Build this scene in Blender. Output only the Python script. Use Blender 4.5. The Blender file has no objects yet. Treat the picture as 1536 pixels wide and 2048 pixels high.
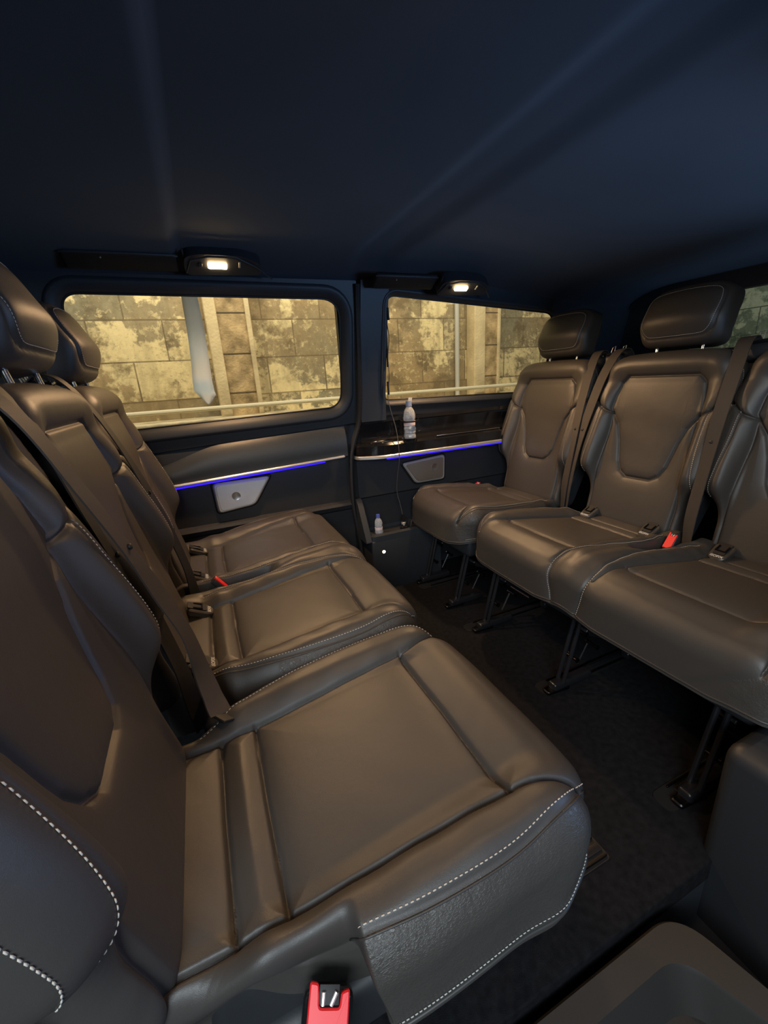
import bpy, math, random
import numpy as np
from mathutils import Vector, Matrix
random.seed(4); rng = np.random.default_rng(4)
PI = math.pi
SC = bpy.context.scene
COL = SC.collection

# ------------------------------------------------------------------ camera
cam_d = bpy.data.cameras.new('camera'); cam = bpy.data.objects.new('camera', cam_d); COL.objects.link(cam)
yaw, pitch, roll, fpx = -0.3952, -0.3088, -0.0642, 831.19
Fv = Vector((-math.sin(yaw)*math.cos(pitch), math.cos(yaw)*math.cos(pitch), math.sin(pitch)))
Rv = Fv.cross(Vector((0, 0, 1))).normalized(); Uv = Rv.cross(Fv)
Rx = Rv*math.cos(roll)+Uv*math.sin(roll); Ux = Uv*math.cos(roll)-Rv*math.sin(roll)
m = Matrix((Rx, Ux, -Fv)).transposed().to_4x4(); m.translation = Vector((-0.243, 0, 1.0421))
cam.matrix_world = m
cam_d.sensor_fit = 'VERTICAL'; cam_d.sensor_height = 24; cam_d.lens = 24*fpx/2048
cam_d.clip_start = 0.02; cam_d.clip_end = 200
SC.camera = cam

# ------------------------------------------------------------------ world, light, exposure
W = bpy.data.worlds.new('world'); SC.world = W; W.use_nodes = True
W.node_tree.nodes['Background'].inputs[0].default_value = (0.42, 0.55, 0.8, 1)
W.node_tree.nodes['Background'].inputs[1].default_value = 0.06
vs = SC.view_settings
vs.view_transform = 'Standard'; vs.look = 'None'; vs.exposure = 0.0; vs.gamma = 1.0; vs.use_curve_mapping = False

def aim(o, target):
    d = Vector(target)-o.location
    o.rotation_euler = d.to_track_quat('-Z', 'Y').to_euler()
def area(name, loc, target, sx, sy, power, color):
    l = bpy.data.lights.new(name, 'AREA'); l.shape = 'RECTANGLE'; l.size = sx; l.size_y = sy
    l.energy = power; l.color = color
    o = bpy.data.objects.new(name, l); COL.objects.link(o); o.location = loc; aim(o, target); return o
# soft daylight through the open sliding door behind the camera
area('door_daylight', (-1.0, -1.35, 1.75), (0.7, 0.9, 0.5), 1.5, 0.9, 64, (0.80, 0.92, 1.0))
# bluish street daylight that reaches the headliner from low outside the door
area('street_daylight', (1.75, -0.36, 0.93), (1.45, 0.7, 1.5), 1.2, 0.35, 38, (0.28, 0.52, 1.0))
# lamps of the underpass outside the far windows
area('underpass_lamp', (0.6, 2.6, 2.9), (0.9, 4.0, 1.1), 5.0, 0.3, 125, (1.0, 0.88, 0.66))
area('underpass_lamp', (5.2, 1.4, 3.0), (6.0, 1.4, 1.0), 0.4, 3.0, 26, (0.80, 0.95, 0.85))

# ------------------------------------------------------------------ materials
MATS = {}
def mat(name, col, rough=0.5, metal=0.0, spec=0.5, bump=None, emit=None, var=None, coat=0, sheen=0):
    if name in MATS: return MATS[name]
    mt = bpy.data.materials.new(name); mt.use_nodes = True; nt = mt.node_tree
    b = nt.nodes['Principled BSDF']
    b.inputs['Base Color'].default_value = (*col, 1); b.inputs['Roughness'].default_value = rough
    b.inputs['Metallic'].default_value = metal; b.inputs['Specular IOR Level'].default_value = spec
    b.inputs['Coat Weight'].default_value = coat
    b.inputs['Sheen Weight'].default_value = sheen
    tc = nt.nodes.new('ShaderNodeTexCoord')
    if var:   # (scale, amount)
        n = nt.nodes.new('ShaderNodeTexNoise'); n.inputs['Scale'].default_value = var[0]; n.inputs['Detail'].default_value = 6
        r = nt.nodes.new('ShaderNodeMapRange'); r.inputs['From Min'].default_value = .3; r.inputs['From Max'].default_value = .7
        r.inputs['To Min'].default_value = 1-var[1]; r.inputs['To Max'].default_value = 1+var[1]
        mx = nt.nodes.new('ShaderNodeVectorMath'); mx.operation = 'SCALE'; mx.inputs[0].default_value = col
        nt.links.new(tc.outputs['Object'], n.inputs['Vector']); nt.links.new(n.outputs[0], r.inputs[0])
        nt.links.new(r.outputs[0], mx.inputs['Scale']); nt.links.new(mx.outputs[0], b.inputs['Base Color'])
    if bump:  # (kind, scale, strength, distance)
        k, s, st, di = bump
        bp = nt.nodes.new('ShaderNodeBump'); bp.inputs['Strength'].default_value = st; bp.inputs['Distance'].default_value = di
        if k == 'leather':
            v = nt.nodes.new('ShaderNodeTexVoronoi'); v.feature = 'DISTANCE_TO_EDGE'; v.inputs['Scale'].default_value = s
            dn = nt.nodes.new('ShaderNodeTexNoise'); dn.inputs['Scale'].default_value = s*.35; dn.inputs['Detail'].default_value = 3
            mm = nt.nodes.new('ShaderNodeVectorMath'); mm.operation = 'MULTIPLY_ADD'; mm.inputs[1].default_value = (.012,)*3
            nt.links.new(dn.outputs['Color'], mm.inputs[0]); nt.links.new(tc.outputs['Object'], mm.inputs[2])
            nt.links.new(mm.outputs[0], v.inputs['Vector'])
            n2 = nt.nodes.new('ShaderNodeTexNoise'); n2.inputs['Scale'].default_value = 14; n2.inputs['Detail'].default_value = 5
            nt.links.new(tc.outputs['Object'], n2.inputs['Vector'])
            p = nt.nodes.new('ShaderNodeMath'); p.operation = 'MINIMUM'; p.inputs[1].default_value = .25
            nt.links.new(v.outputs['Distance'], p.inputs[0])
            a = nt.nodes.new('ShaderNodeMath'); a.operation = 'MULTIPLY_ADD'; a.inputs[1].default_value = 6.0
            nt.links.new(n2.outputs[0], a.inputs[0]); nt.links.new(p.outputs[0], a.inputs[2])
            nt.links.new(a.outputs[0], bp.inputs['Height'])
        elif k == 'weave':
            w1 = nt.nodes.new('ShaderNodeTexWave'); w1.inputs['Scale'].default_value = s; w1.bands_direction = 'DIAGONAL'
            nt.links.new(tc.outputs['Object'], w1.inputs['Vector']); nt.links.new(w1.outputs['Fac'], bp.inputs['Height'])
        else:
            n = nt.nodes.new('ShaderNodeTexNoise'); n.inputs['Scale'].default_value = s; n.inputs['Detail'].default_value = 4
            nt.links.new(tc.outputs['Object'], n.inputs['Vector']); nt.links.new(n.outputs[0], bp.inputs['Height'])
        nt.links.new(bp.outputs[0], b.inputs['Normal'])
    if emit:
        b.inputs['Emission Color'].default_value = (*emit[:3], 1); b.inputs['Emission Strength'].default_value = emit[3]
    MATS[name] = mt; return mt

LEATHER = mat('black_leather', (.048, .043, .039), .46, spec=.5, bump=('leather', 330, .22, .0012))
LEATHER_G = mat('grained_leather', (.050, .045, .040), .40, spec=.55, bump=('leather', 150, .5, .0022))
THREAD = mat('pale_thread', (.52, .48, .42), .8)
PIPING = mat('piping_leather', (.04, .036, .033), .45)
PLASTIC = mat('dark_plastic', (.020, .022, .026), .5, bump=('noise', 900, .15, .0005))
TRIM = mat('grey_trim_plastic', (.024, .029, .035), .52, bump=('noise', 1200, .15, .0004))
ARMREST = mat('soft_armrest', (.030, .038, .048), .42, bump=('leather', 500, .12, .0008))
GLOSS = mat('gloss_black', (.010, .010, .011), .12, coat=.6)
CHROME = mat('satin_chrome', (.70, .69, .66), .38, metal=.7)
BRIGHT = mat('bright_steel', (.8, .8, .8), .18, metal=1)
BRONZE = mat('dark_chrome', (.30, .27, .23), .34, metal=1)
BLACKMETAL = mat('black_metal', (.012, .012, .014), .3, spec=.6)
CARPET = mat('black_carpet', (.0095, .0095, .011), .95, spec=.1, bump=('noise', 700, .6, .003), var=(60, .35))
HEADLINER = mat('dark_headliner', (.034, .040, .052), .95, spec=.15, bump=('noise', 1400, .3, .0006), var=(3, .12), sheen=.1)
BELT = mat('belt_webbing', (.040, .034, .031), .62, bump=('weave', 420, .5, .0006))
BELT_B = mat('black_webbing', (.008, .008, .010), .55, bump=('weave', 420, .5, .0006))
RED = mat('red_button', (.80, .02, .025), .35, spec=.4)
RUBBER = mat('black_rubber', (.008, .008, .009), .6)
PET_BLUE = mat('blue_cap', (.06, .10, .42), .4)
WHITE = mat('white_print', (.8, .8, .8), .5)
LED = mat('blue_led', (.02, .02, .1), .5, emit=(.02, .005, 1.0, 2.2))
BULB = mat('warm_lamp_lens', (.9, .8, .6), .4, emit=(1.0, .68, .32, 60.0))
FLOORBULB = mat('warm_floor_lamp_lens', (.9, .8, .6), .4, emit=(1.0, .82, .5, 30.0))

def glass_mat(name, tint, rough=0.0, refl=.06):
    mt = bpy.data.materials.new(name); mt.use_nodes = True; nt = mt.node_tree
    nt.nodes.remove(nt.nodes['Principled BSDF'])
    t = nt.nodes.new('ShaderNodeBsdfTransparent'); t.inputs[0].default_value = (*tint, 1)
    g = nt.nodes.new('ShaderNodeBsdfGlossy'); g.inputs['Roughness'].default_value = rough
    x = nt.nodes.new('ShaderNodeMixShader'); x.inputs[0].default_value = refl
    nt.links.new(t.outputs[0], x.inputs[1]); nt.links.new(g.outputs[0], x.inputs[2])
    nt.links.new(x.outputs[0], nt.nodes['Material Output'].inputs[0]); return mt
GLASS = glass_mat('window_glass', (.92, .93, .90), 0.0, .03)
GLASS_R = glass_mat('rear_privacy_glass', (.75, .82, .78), 0.0, .04)
PET = mat('clear_plastic_bottle', (.86, .93, 1.0), .07, bump=('noise', 70, 1.0, .006), coat=1)
_b = PET.node_tree.nodes['Principled BSDF']; _b.inputs['Transmission Weight'].default_value = .70; _b.inputs['IOR'].default_value = 1.2

def plate_wall(name, base, light, dark, green, seed, cream_amt=.52):
    """old painted block wall: block courses, peeling cream paint, damp stains"""
    mt = bpy.data.materials.new(name); mt.use_nodes = True; nt = mt.node_tree; b = nt.nodes['Principled BSDF']
    b.inputs['Roughness'].default_value = .9; b.inputs['Specular IOR Level'].default_value = .1
    tc = nt.nodes.new('ShaderNodeTexCoord'); L = nt.links.new; N = nt.nodes.new
    mp = N('ShaderNodeMapping'); mp.inputs['Location'].default_value = (seed, .245, 0)
    L(tc.outputs['UV'], mp.inputs[0])
    br = N('ShaderNodeTexBrick'); br.inputs['Scale'].default_value = 1; br.inputs['Brick Width'].default_value = .52
    br.inputs['Row Height'].default_value = .307; br.inputs['Mortar Size'].default_value = .007; br.inputs['Mortar Smooth'].default_value = .4
    br.inputs['Color1'].default_value = (0, 0, 0, 1); br.inputs['Color2'].default_value = (1, 1, 1, 1); br.inputs['Mortar'].default_value = (.5, .5, .5, 1)
    br.inputs['Bias'].default_value = 0
    L(mp.outputs[0], br.inputs[0])
    def noise(sc, det=8, rg=.6, off=0):
        n = N('ShaderNodeTexNoise'); n.inputs['Scale'].default_value = sc; n.inputs['Detail'].default_value = det; n.inputs['Roughness'].default_value = rg
        m2 = N('ShaderNodeMapping'); m2.inputs['Location'].default_value = (off, off*.7, 0); L(mp.outputs[0], m2.inputs[0]); L(m2.outputs[0], n.inputs[0]); return n.outputs[0]
    def ramp(src, a, c):
        r = N('ShaderNodeMapRange'); r.inputs['From Min'].default_value = a; r.inputs['From Max'].default_value = c; L(src, r.inputs[0]); return r.outputs[0]
    def mix(f, a, c):
        x = N('ShaderNodeMix'); x.data_type = 'RGBA'; L(f, x.inputs[0])
        for s, v in ((6, a), (7, c)):
            if isinstance(v, tuple): x.inputs[s].default_value = (*v, 1)
            else: L(v, x.inputs[s])
        return x.outputs[2]
    def math_(op, a, c):
        x = N('ShaderNodeMath'); x.operation = op
        for i, v in enumerate((a, c)):
            if isinstance(v, (int, float)): x.inputs[i].default_value = v
            else: L(v, x.inputs[i])
        return x.outputs[0]
    sep = N('ShaderNodeSeparateColor'); L(br.outputs['Color'], sep.inputs[0])
    rnd = sep.outputs[0]
    big = noise(.55, 3, .5, 3)
    c = mix(rnd, tuple(v*.80 for v in base), tuple(v*1.30 for v in base))
    c = mix(math_('MULTIPLY', ramp(noise(9, 10, .7), .40, .70), .6), c, tuple(v*.5 for v in base))
    c = mix(ramp(big, .42, .62), c, mix(ramp(noise(14, 8, .7, 9), .4, .6), green, tuple(v*.7 for v in green)))
    # peeling cream paint: whole blocks plus ragged edge
    s1 = math_('ADD', math_('MULTIPLY', rnd, .30), math_('ADD', noise(2.3, 10, .62, 5), math_('MULTIPLY', noise(1.0, 2, .5, 1), .45)))
    c = mix(ramp(s1, cream_amt+.395, cream_amt+.425), c, mix(ramp(noise(30, 6, .7, 2), .3, .7), light, tuple(v*.82 for v in light)))
    # dark damp patches
    s2 = math_('ADD', noise(4.2, 10, .68, 11), math_('MULTIPLY', noise(.9, 2, .5, 17), .5))
    c = mix(math_('MULTIPLY', ramp(s2, .80, .90), .75), c, dark)
    c = mix(math_('MULTIPLY', ramp(noise(40, 6, .7, 21), .56, .66), .45), c, dark)
    c = mix(math_('MULTIPLY', ramp(math_('ADD', noise(16, 10, .75, 31), math_('MULTIPLY', noise(1.7, 3, .5, 33), .6)), .84, .90), .6), c, tuple(v*.9 for v in light))
    c = mix(math_('MULTIPLY', ramp(math_('ADD', noise(11, 10, .75, 41), math_('MULTIPLY', noise(1.3, 3, .5, 43), .6)), .80, .98), .6), c, tuple(v*.6 for v in base))
    st = N('ShaderNodeMapping'); st.inputs['Scale'].default_value = (7, .5, 1); L(mp.outputs[0], st.inputs[0]); sn = N('ShaderNodeTexNoise'); sn.inputs['Scale'].default_value = 1; sn.inputs['Detail'].default_value = 5; L(st.outputs[0], sn.inputs[0])
    c = mix(math_('MULTIPLY', ramp(sn.outputs[0], .54, .72), .5), c, dark)
    c = mix(math_('MULTIPLY', br.outputs['Fac'], .7), c, dark)
    L(c, b.inputs['Base Color'])
    bp = N('ShaderNodeBump'); bp.inputs['Strength'].default_value = .5; bp.inputs['Distance'].default_value = .01
    L(s1, bp.inputs['Height']); L(bp.outputs[0], b.inputs['Normal'])
    return mt
WALLX = plate_wall('old_block_wall', (.40, .29, .15), (.80, .66, .36), (.14, .105, .06), (.27, .25, .165), 0.38)
WALLP = plate_wall('painted_concrete_pillar', (.50, .39, .21), (.62, .50, .29), (.20, .14, .08), (.40, .30, .17), 4.3)
WALLG = plate_wall('green_grey_block_wall', (.17, .20, .16), (.45, .48, .38), (.07, .085, .07), (.13, .16, .13), 7.7, .58)
ASPHALT = mat('asphalt', (.12, .11, .09), .9, bump=('noise', 90, .5, .01), var=(4, .3))
CONCRETE = mat('pale_concrete', (.50, .43, .28), .85, bump=('noise', 60, .4, .01), var=(7, .4))

# ------------------------------------------------------------------ mesh helpers
def link(name, me, material, parent=None, smooth=True, struct=False):
    o = bpy.data.objects.new(name, me); COL.objects.link(o)
    if material: me.materials.append(material)
    if smooth is True:
        me.polygons.foreach_set('use_smooth', [True]*len(me.polygons))
    if parent: o.parent = parent
    if struct: o['kind'] = 'structure'
    return o
def mesh(name, v, f, material, parent=None, smooth=True, auto=None, struct=False):
    me = bpy.data.meshes.new(name); me.from_pydata([tuple(map(float, p)) for p in v], [], [tuple(map(int, q)) for q in f]); me.update()
    o = link(name, me, material, parent, smooth, struct)
    if auto is not None and smooth:
        me.set_sharp_from_angle(angle=math.radians(auto))
    return o
class MB:
    def __init__(s): s.v = []; s.f = []
    def add(s, v, f):
        n = len(s.v); s.v += [tuple(p) for p in v]; s.f += [tuple(n+i for i in q) for q in f]; return s
    def box(s, c, d, rot=None, bev=0.0):
        """box centre c, size d, optional bevel (chamfer-rounded by 2 steps)"""
        hx, hy, hz = [k/2 for k in d]; r = min(bev, hx*.95, hy*.95, hz*.95)
        if r <= 0:
            vs_ = [Vector((x*hx, y*hy, z*hz)) for x in (-1, 1) for y in (-1, 1) for z in (-1, 1)]
            fs = [(0, 1, 3, 2), (4, 6, 7, 5), (0, 4, 5, 1), (2, 3, 7, 6), (0, 2, 6, 4), (1, 5, 7, 3)]
        else:
            vs_ = []; fs = []; S = 3; n = 2*(S+1)
            # latitude rings of a rounded box
            lat = [(-PI/2+PI/2*i/S, -1) for i in range(S+1)]+[(PI/2*i/S, 1) for i in range(S+1)]
            lon = []
            for q, (sx, sy) in enumerate([(1, 1), (-1, 1), (-1, -1), (1, -1)]):
                for i in range(S+1): lon.append((q*PI/2+PI/2*i/S, sx, sy))
            for la, sz in lat:
                for lo, sx, sy in lon:
                    vs_.append(Vector((sx*(hx-r)+r*math.cos(la)*math.cos(lo), sy*(hy-r)+r*math.cos(la)*math.sin(lo), sz*(hz-r)+r*math.sin(la))))
            m_ = len(lon)
            for i in range(len(lat)-1):
                for j in range(m_):
                    k = (j+1) % m_; fs.append((i*m_+j, i*m_+k, (i+1)*m_+k, (i+1)*m_+j))
            fs.append(tuple(range(m_))[::-1]); fs.append(tuple((len(lat)-1)*m_+j for j in range(m_)))
        if rot is not None: vs_ = [rot @ p for p in vs_]
        c = Vector(c); return s.add([p+c for p in vs_], fs)
    def tube(s, path, r, n=10, closed=False, caps=True):
        P = [Vector(p) for p in path]; L = len(P); rs = r if isinstance(r, (list, tuple)) else [r]*L
        up = None; vs_ = []
        for i in range(L):
            a = P[(i-1) % L] if (closed or i > 0) else P[0]; b = P[(i+1) % L] if (closed or i < L-1) else P[-1]
            t = (b-a); t = t.normalized() if t.length > 1e-9 else Vector((0, 0, 1))
            if up is None: up = t.orthogonal().normalized()
            up = (up-t*up.dot(t)).normalized(); w = t.cross(up)
            for k in range(n): vs_.append(P[i]+(up*math.cos(2*PI*k/n)+w*math.sin(2*PI*k/n))*rs[i])
        fs = []
        for i in range(L if closed else L-1):
            j = (i+1) % L
            for k in range(n): fs.append((i*n+k, i*n+(k+1) % n, j*n+(k+1) % n, j*n+k))
        if caps and not closed: fs.append(tuple(range(n))[::-1]); fs.append(tuple((L-1)*n+k for k in range(n)))
        return s.add(vs_, fs)
    def lathe(s, prof, c=(0, 0, 0), n=32, axis=None):
        """prof: (r, z) list; axis: rotation matrix"""
        vs_ = []; fs = []
        for r, z in prof:
            for k in range(n): vs_.append(Vector((r*math.cos(2*PI*k/n), r*math.sin(2*PI*k/n), z)))
        for i in range(len(prof)-1):
            for k in range(n): fs.append((i*n+k, i*n+(k+1) % n, (i+1)*n+(k+1) % n, (i+1)*n+k))
        fs.append(tuple(range(n))[::-1]); fs.append(tuple((len(prof)-1)*n+k for k in range(n)))
        if axis is not None: vs_ = [axis @ p for p in vs_]
        c = Vector(c); return s.add([p+c for p in vs_], fs)
    def sweep(s, prof, path_x):
        """profile (y,z) list extruded along x positions"""
        vs_ = []; fs = []; n = len(prof)
        for x in path_x: vs_ += [(x, y, z) for y, z in prof]
        for i in range(len(path_x)-1):
            for k in range(n-1): fs.append((i*n+k, i*n+k+1, (i+1)*n+k+1, (i+1)*n+k))
        return s.add(vs_, fs)
    def prism(s, poly, h0, h1, fr, bev=0.0):
        """polygon in plane coords (a,b), extruded h0..h1, fr(a,b,h)->point, with a chamfer on the h1 side"""
        n = len(poly); cx = sum(p[0] for p in poly)/n; cy = sum(p[1] for p in poly)/n
        rings = [(1, h0)]
        if bev: rings += [(1, h1-bev), (.3, h1-bev*.3), (0, h1)]
        else: rings += [(1, h1)]
        vs_ = []
        for k, h in rings:
            for i, (a, b) in enumerate(poly):
                if bev:
                    p0 = Vector(poly[i-1]); p1 = Vector((a, b)); p2 = Vector(poly[(i+1) % n])
                    t = (p2-p0).normalized(); nn = Vector((t.y, -t.x)); q = p1-nn*bev*(1-k)*ORI(poly)
                    a, b = q
                vs_.append(fr(a, b, h))
        fs = []
        for r in range(len(rings)-1):
            for i in range(n): fs.append((r*n+i, r*n+(i+1) % n, (r+1)*n+(i+1) % n, (r+1)*n+i))
        fs.append(tuple(range(n))[::-1]); fs.append(tuple((len(rings)-1)*n+i for i in range(n)))
        return s.add(vs_, fs)
    def build(s, name, material, parent=None, smooth=True, auto=35, struct=False):
        return mesh(name, s.v, s.f, material, parent, smooth, auto, struct)
def ORI(poly):
    a = 0
    for i in range(len(poly)): x0, y0 = poly[i-1]; x1, y1 = poly[i]; a += x0*y1-x1*y0
    return 1 if a > 0 else -1
def rounded(poly, r, n=6):
    """round the corners of a polygon; r scalar or list"""
    out = []; L = len(poly); rr = r if isinstance(r, (list, tuple)) else [r]*L
    for i in range(L):
        p0 = Vector(poly[i-1][:2]); p1 = Vector(poly[i][:2]); p2 = Vector(poly[(i+1) % L][:2])
        a = (p0-p1); b = (p2-p1); ra = min(rr[i], a.length*.49, b.length*.49)
        A = p1+a.normalized()*ra; B = p1+b.normalized()*ra
        for k in range(n+1):
            t = k/n; q = A*(1-t)**2+p1*2*t*(1-t)+B*t*t; out.append((q.x, q.y))
    return out
def empty(name, loc=(0, 0, 0), rz=0):
    o = bpy.data.objects.new(name, None); COL.objects.link(o); o.location = loc; o.rotation_euler = (0, 0, rz); o.empty_display_size = .1; return o
def tag(o, label, cat, group=None):
    o['label'] = label; o['category'] = cat
    if group: o['group'] = group
    return o
def copy_tree(o, parent=None):
    c = o.copy(); COL.objects.link(c); c.parent = parent
    for ch in [k for k in COL.objects if k.parent == o]: copy_tree(ch, c)
    return c
def catmull(pts, n=8, closed=False):
    P = [np.array(p, float) for p in pts]; L = len(P); out = []
    rngs = range(L) if closed else range(L-1)
    for i in rngs:
        g = (lambda k: P[k % L]) if closed else (lambda k: P[min(max(k, 0), L-1)])
        p0, p1, p2, p3 = g(i-1), g(i), g(i+1), g(i+2)
        for k in range(n):
            t = k/n; out.append(.5*((2*p1)+(-p0+p2)*t+(2*p0-5*p1+4*p2-p3)*t*t+(-p0+3*p1-3*p2+p3)*t**3))
    if not closed: out.append(P[-1])
    return np.array(out)
def sstep(x, a, b):
    t = np.clip((x-a)/(b-a), 0, 1); return t*t*(3-2*t)
def seg_dist(U, pl):
    A = pl[:-1]; B = pl[1:]; best = np.full(len(U), 1e9)
    for a, b in zip(A, B):
        d = b-a; l2 = d@d+1e-12; t = np.clip(((U-a)@d)/l2, 0, 1); q = U-(a+t[:, None]*d); best = np.minimum(best, (q*q).sum(1))
    return np.sqrt(best)
def inpoly(P, poly):
    x, y = P[:, 0], P[:, 1]; c = np.zeros(len(P), bool); n = len(poly)
    for i in range(n):
        x0, y0 = poly[i-1]; x1, y1 = poly[i]
        cond = ((y0 > y) != (y1 > y)); xx = (x1-x0)*(y-y0)/((y1-y0) if abs(y1-y0) > 1e-12 else 1e-12)+x0
        c ^= cond & (x < xx)
    return c

class Pad:
    """upholstered pad: an outline in plan, rolled edges, soft panels pulled in along seams.
    Coordinates are unrolled: points beyond the outline continue over the rolled edge and down the side."""
    def __init__(s, outline, centre, R, H, hgt, seams, frame, puff=.009, sig=.02, extra=None):
        s.c = np.array(centre, float); s.R = R; s.H = H; s.hgt = hgt; s.frame = frame; s.puff = puff; s.sig = sig; s.extra = extra
        ol = np.array(outline)-s.c; th = np.linspace(-PI, PI, 721); rad = np.zeros(721)
        A = ol; B = np.roll(ol, -1, 0)
        for k, t in enumerate(th):
            d = np.array([math.cos(t), math.sin(t)]); den = d[0]*(B-A)[:, 1]-d[1]*(B-A)[:, 0]
            den = np.where(abs(den) < 1e-12, 1e-12, den)
            rr = (A[:, 0]*(B-A)[:, 1]-A[:, 1]*(B-A)[:, 0])/den; uu = (A[:, 0]*d[1]-A[:, 1]*d[0])/den
            ok = (rr > 0) & (uu >= -1e-9) & (uu <= 1+1e-9); rad[k] = rr[ok].max() if ok.any() else .01
        s.th = th; s.rad = rad
        s.seams = [(catmull(p, 6) if sm else np.array(p, float), dep, w, pf) for p, dep, w, pf, sm in seams]
    def Ro(s, t): return np.interp(t, s.th, s.rad)
    def Rt(s, t): return s.Ro(t)-s.R+PI/2*s.R+s.H
    def surf(s, U, off=0.0):
        U = np.atleast_2d(np.array(U, float)); V = U-s.c; r = np.hypot(V[:, 0], V[:, 1])+1e-9; t = np.arctan2(V[:, 1], V[:, 0]); d = V/r[:, None]
        ro = s.Ro(t); e = r-(ro-s.R); ph = np.clip(e/s.R, 0, PI/2); flat = e <= 0
        rad = np.where(flat, r, (ro-s.R)+s.R*np.sin(ph)); P = s.c+d*rad[:, None]
        h = s.hgt(P[:, 0], P[:, 1])-np.where(flat, 0, s.R*(1-np.cos(ph))+np.maximum(e-PI/2*s.R, 0))
        ph = np.where(flat, 0, ph)
        nd = np.sin(ph)[:, None]*d; nh = np.cos(ph)
        disp = np.zeros(len(U)); dm = np.full(len(U), 1e9)
        for pl, dep, w, pf in s.seams:
            q = seg_dist(U, pl); disp -= dep*np.exp(-(q/w)**2)
            if pf: dm = np.minimum(dm, q)
        disp += s.puff*(1-np.exp(-dm/s.sig))
        if s.extra is not None: disp += s.extra(U[:, 0], U[:, 1], e)
        disp = disp+off
        P = P+nd*disp[:, None]; h = h+nh*disp
        return s.frame(P[:, 0], P[:, 1], h)
    def build(s, name, N, M, aspect, material, parent, parts=()):
        """square grid wrapped on the pad; parts = (name, polygon, material) split off as child meshes"""
        gi, gj = np.meshgrid(np.linspace(-1, 1, N), np.linspace(-1, 1, M), indexing='ij'); gi = gi.ravel(); gj = gj.ravel()
        rho = np.maximum(abs(gi), abs(gj)); t = np.arctan2(gj*aspect[1], gi*aspect[0])
        U = s.c+(rho*s.Rt(t))[:, None]*np.stack([np.cos(t), np.sin(t)], 1)
        V = s.surf(U); idx = np.arange(N*M).reshape(N, M)
        F = np.stack([idx[:-1, :-1], idx[1:, :-1], idx[1:, 1:], idx[:-1, 1:]], -1).reshape(-1, 4)
        # orientation
        a, b, c = V[F[len(F)//2][0]], V[F[len(F)//2][1]], V[F[len(F)//2][2]]
        nrm = np.cross(b-a, c-a); o0 = s.frame(s.c[:1], s.c[1:], np.array([0.])); o1 = s.frame(s.c[:1], s.c[1:], np.array([1.]))
        if nrm@(o1-o0)[0] < 0: F = F[:, ::-1]
        NR = np.zeros_like(V); fn = np.cross(V[F[:, 2]]-V[F[:, 0]], V[F[:, 3]]-V[F[:, 1]])
        for q in range(4): np.add.at(NR, F[:, q], fn)
        NR /= np.linalg.norm(NR, axis=1)[:, None]+1e-12
        fc = U[F].mean(1); owner = np.zeros(len(F), int)
        for k, (pn, poly, pm) in enumerate(parts): owner[inpoly(fc, poly)] = k+1
        res = []
        for k in range(len(parts)+1):
            Fk = F[owner == k]
            if not len(Fk): continue
            used, inv = np.unique(Fk, return_inverse=True); Fk = inv.reshape(Fk.shape); Vk = V[used]
            faces = Fk.tolist()
            if k == 0:   # close the underside
                loop = [*idx[:, 0], *idx[-1, 1:], *idx[::-1, -1][1:], *idx[0, ::-1][1:-1]]
                mp = {u: i for i, u in enumerate(used)}
                if all(q in mp for q in loop): faces.append([mp[q] for q in loop])
            nm = name if k == 0 else parts[k-1][0]; mt = material if k == 0 else parts[k-1][2]
            o = mesh(nm, Vk, faces, mt, parent if k == 0 else res[0]); res.append(o)
            o.data.normals_split_custom_set_from_vertices([tuple(map(float, q)) for q in NR[used]])
        return res[0]
    def _resample(s, pl, step):
        d = np.r_[0, np.cumsum(np.hypot(*(np.diff(pl, axis=0).T)))]; n = max(2, int(d[-1]/step)); q = np.linspace(0, d[-1], n)
        return np.stack([np.interp(q, d, pl[:, 0]), np.interp(q, d, pl[:, 1])], 1)
    def stitches(s, name, lines, parent, step=.0068, ln=.0054, r=.0009, material=None):
        for pl in lines:
            mb = MB()
            pl = s._resample(catmull(pl, 8), step)
            T = np.gradient(pl, axis=0); T /= np.hypot(T[:, 0], T[:, 1])[:, None]
            A = s.surf(pl-T*ln/2, .0004); B = s.surf(pl+T*ln/2, .0004); M_ = s.surf(pl, .0012); M2 = s.surf(pl, -.004)
            for a, b, m_, lo in zip(A, B, M_, M2):
                a, b, m_, lo = map(Vector, (a, b, m_, lo)); up = (m_-lo).normalized(); tv = (b-a).normalized(); w = tv.cross(up)
                vs_ = [a, b]
                mid = [m_+w*r-up*r*.3, m_+up*r*.6, m_-w*r-up*r*.3, m_-up*r]
                q1 = [p-tv*ln*.28 for p in mid]; q2 = [p+tv*ln*.28 for p in mid]
                vs_ += q1+q2
                fs = [(0, 2+(k+1) % 4, 2+k) for k in range(4)]+[(1, 6+k, 6+(k+1) % 4) for k in range(4)]+[(2+k, 2+(k+1) % 4, 6+(k+1) % 4, 6+k) for k in range(4)]
                mb.add(vs_, fs)
            mb.build(name, material or THREAD, parent, auto=None)
    def piping(s, name, lines, parent, r=.0022, off=.0, material=None, step=.006):
        for pl in lines:
            mb = MB(); pl = s._resample(catmull(pl, 8), step); mb.tube(s.surf(pl, off), r, 6)
            mb.build(name, material or PIPING, parent, auto=None)

# ------------------------------------------------------------------ the van body
def sgrid(name, fn, us, vs2, material, flip=False, struct=True):
    v = [fn(u, w) for u in us for w in vs2]; n = len(vs2); f = []
    for i in range(len(us)-1):
        for j in range(n-1):
            q = (i*n+j, i*n+j+1, (i+1)*n+j+1, (i+1)*n+j); f.append(q[::-1] if flip else q)
    return mesh(name, v, f, material, None, True, 40, struct)

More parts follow.
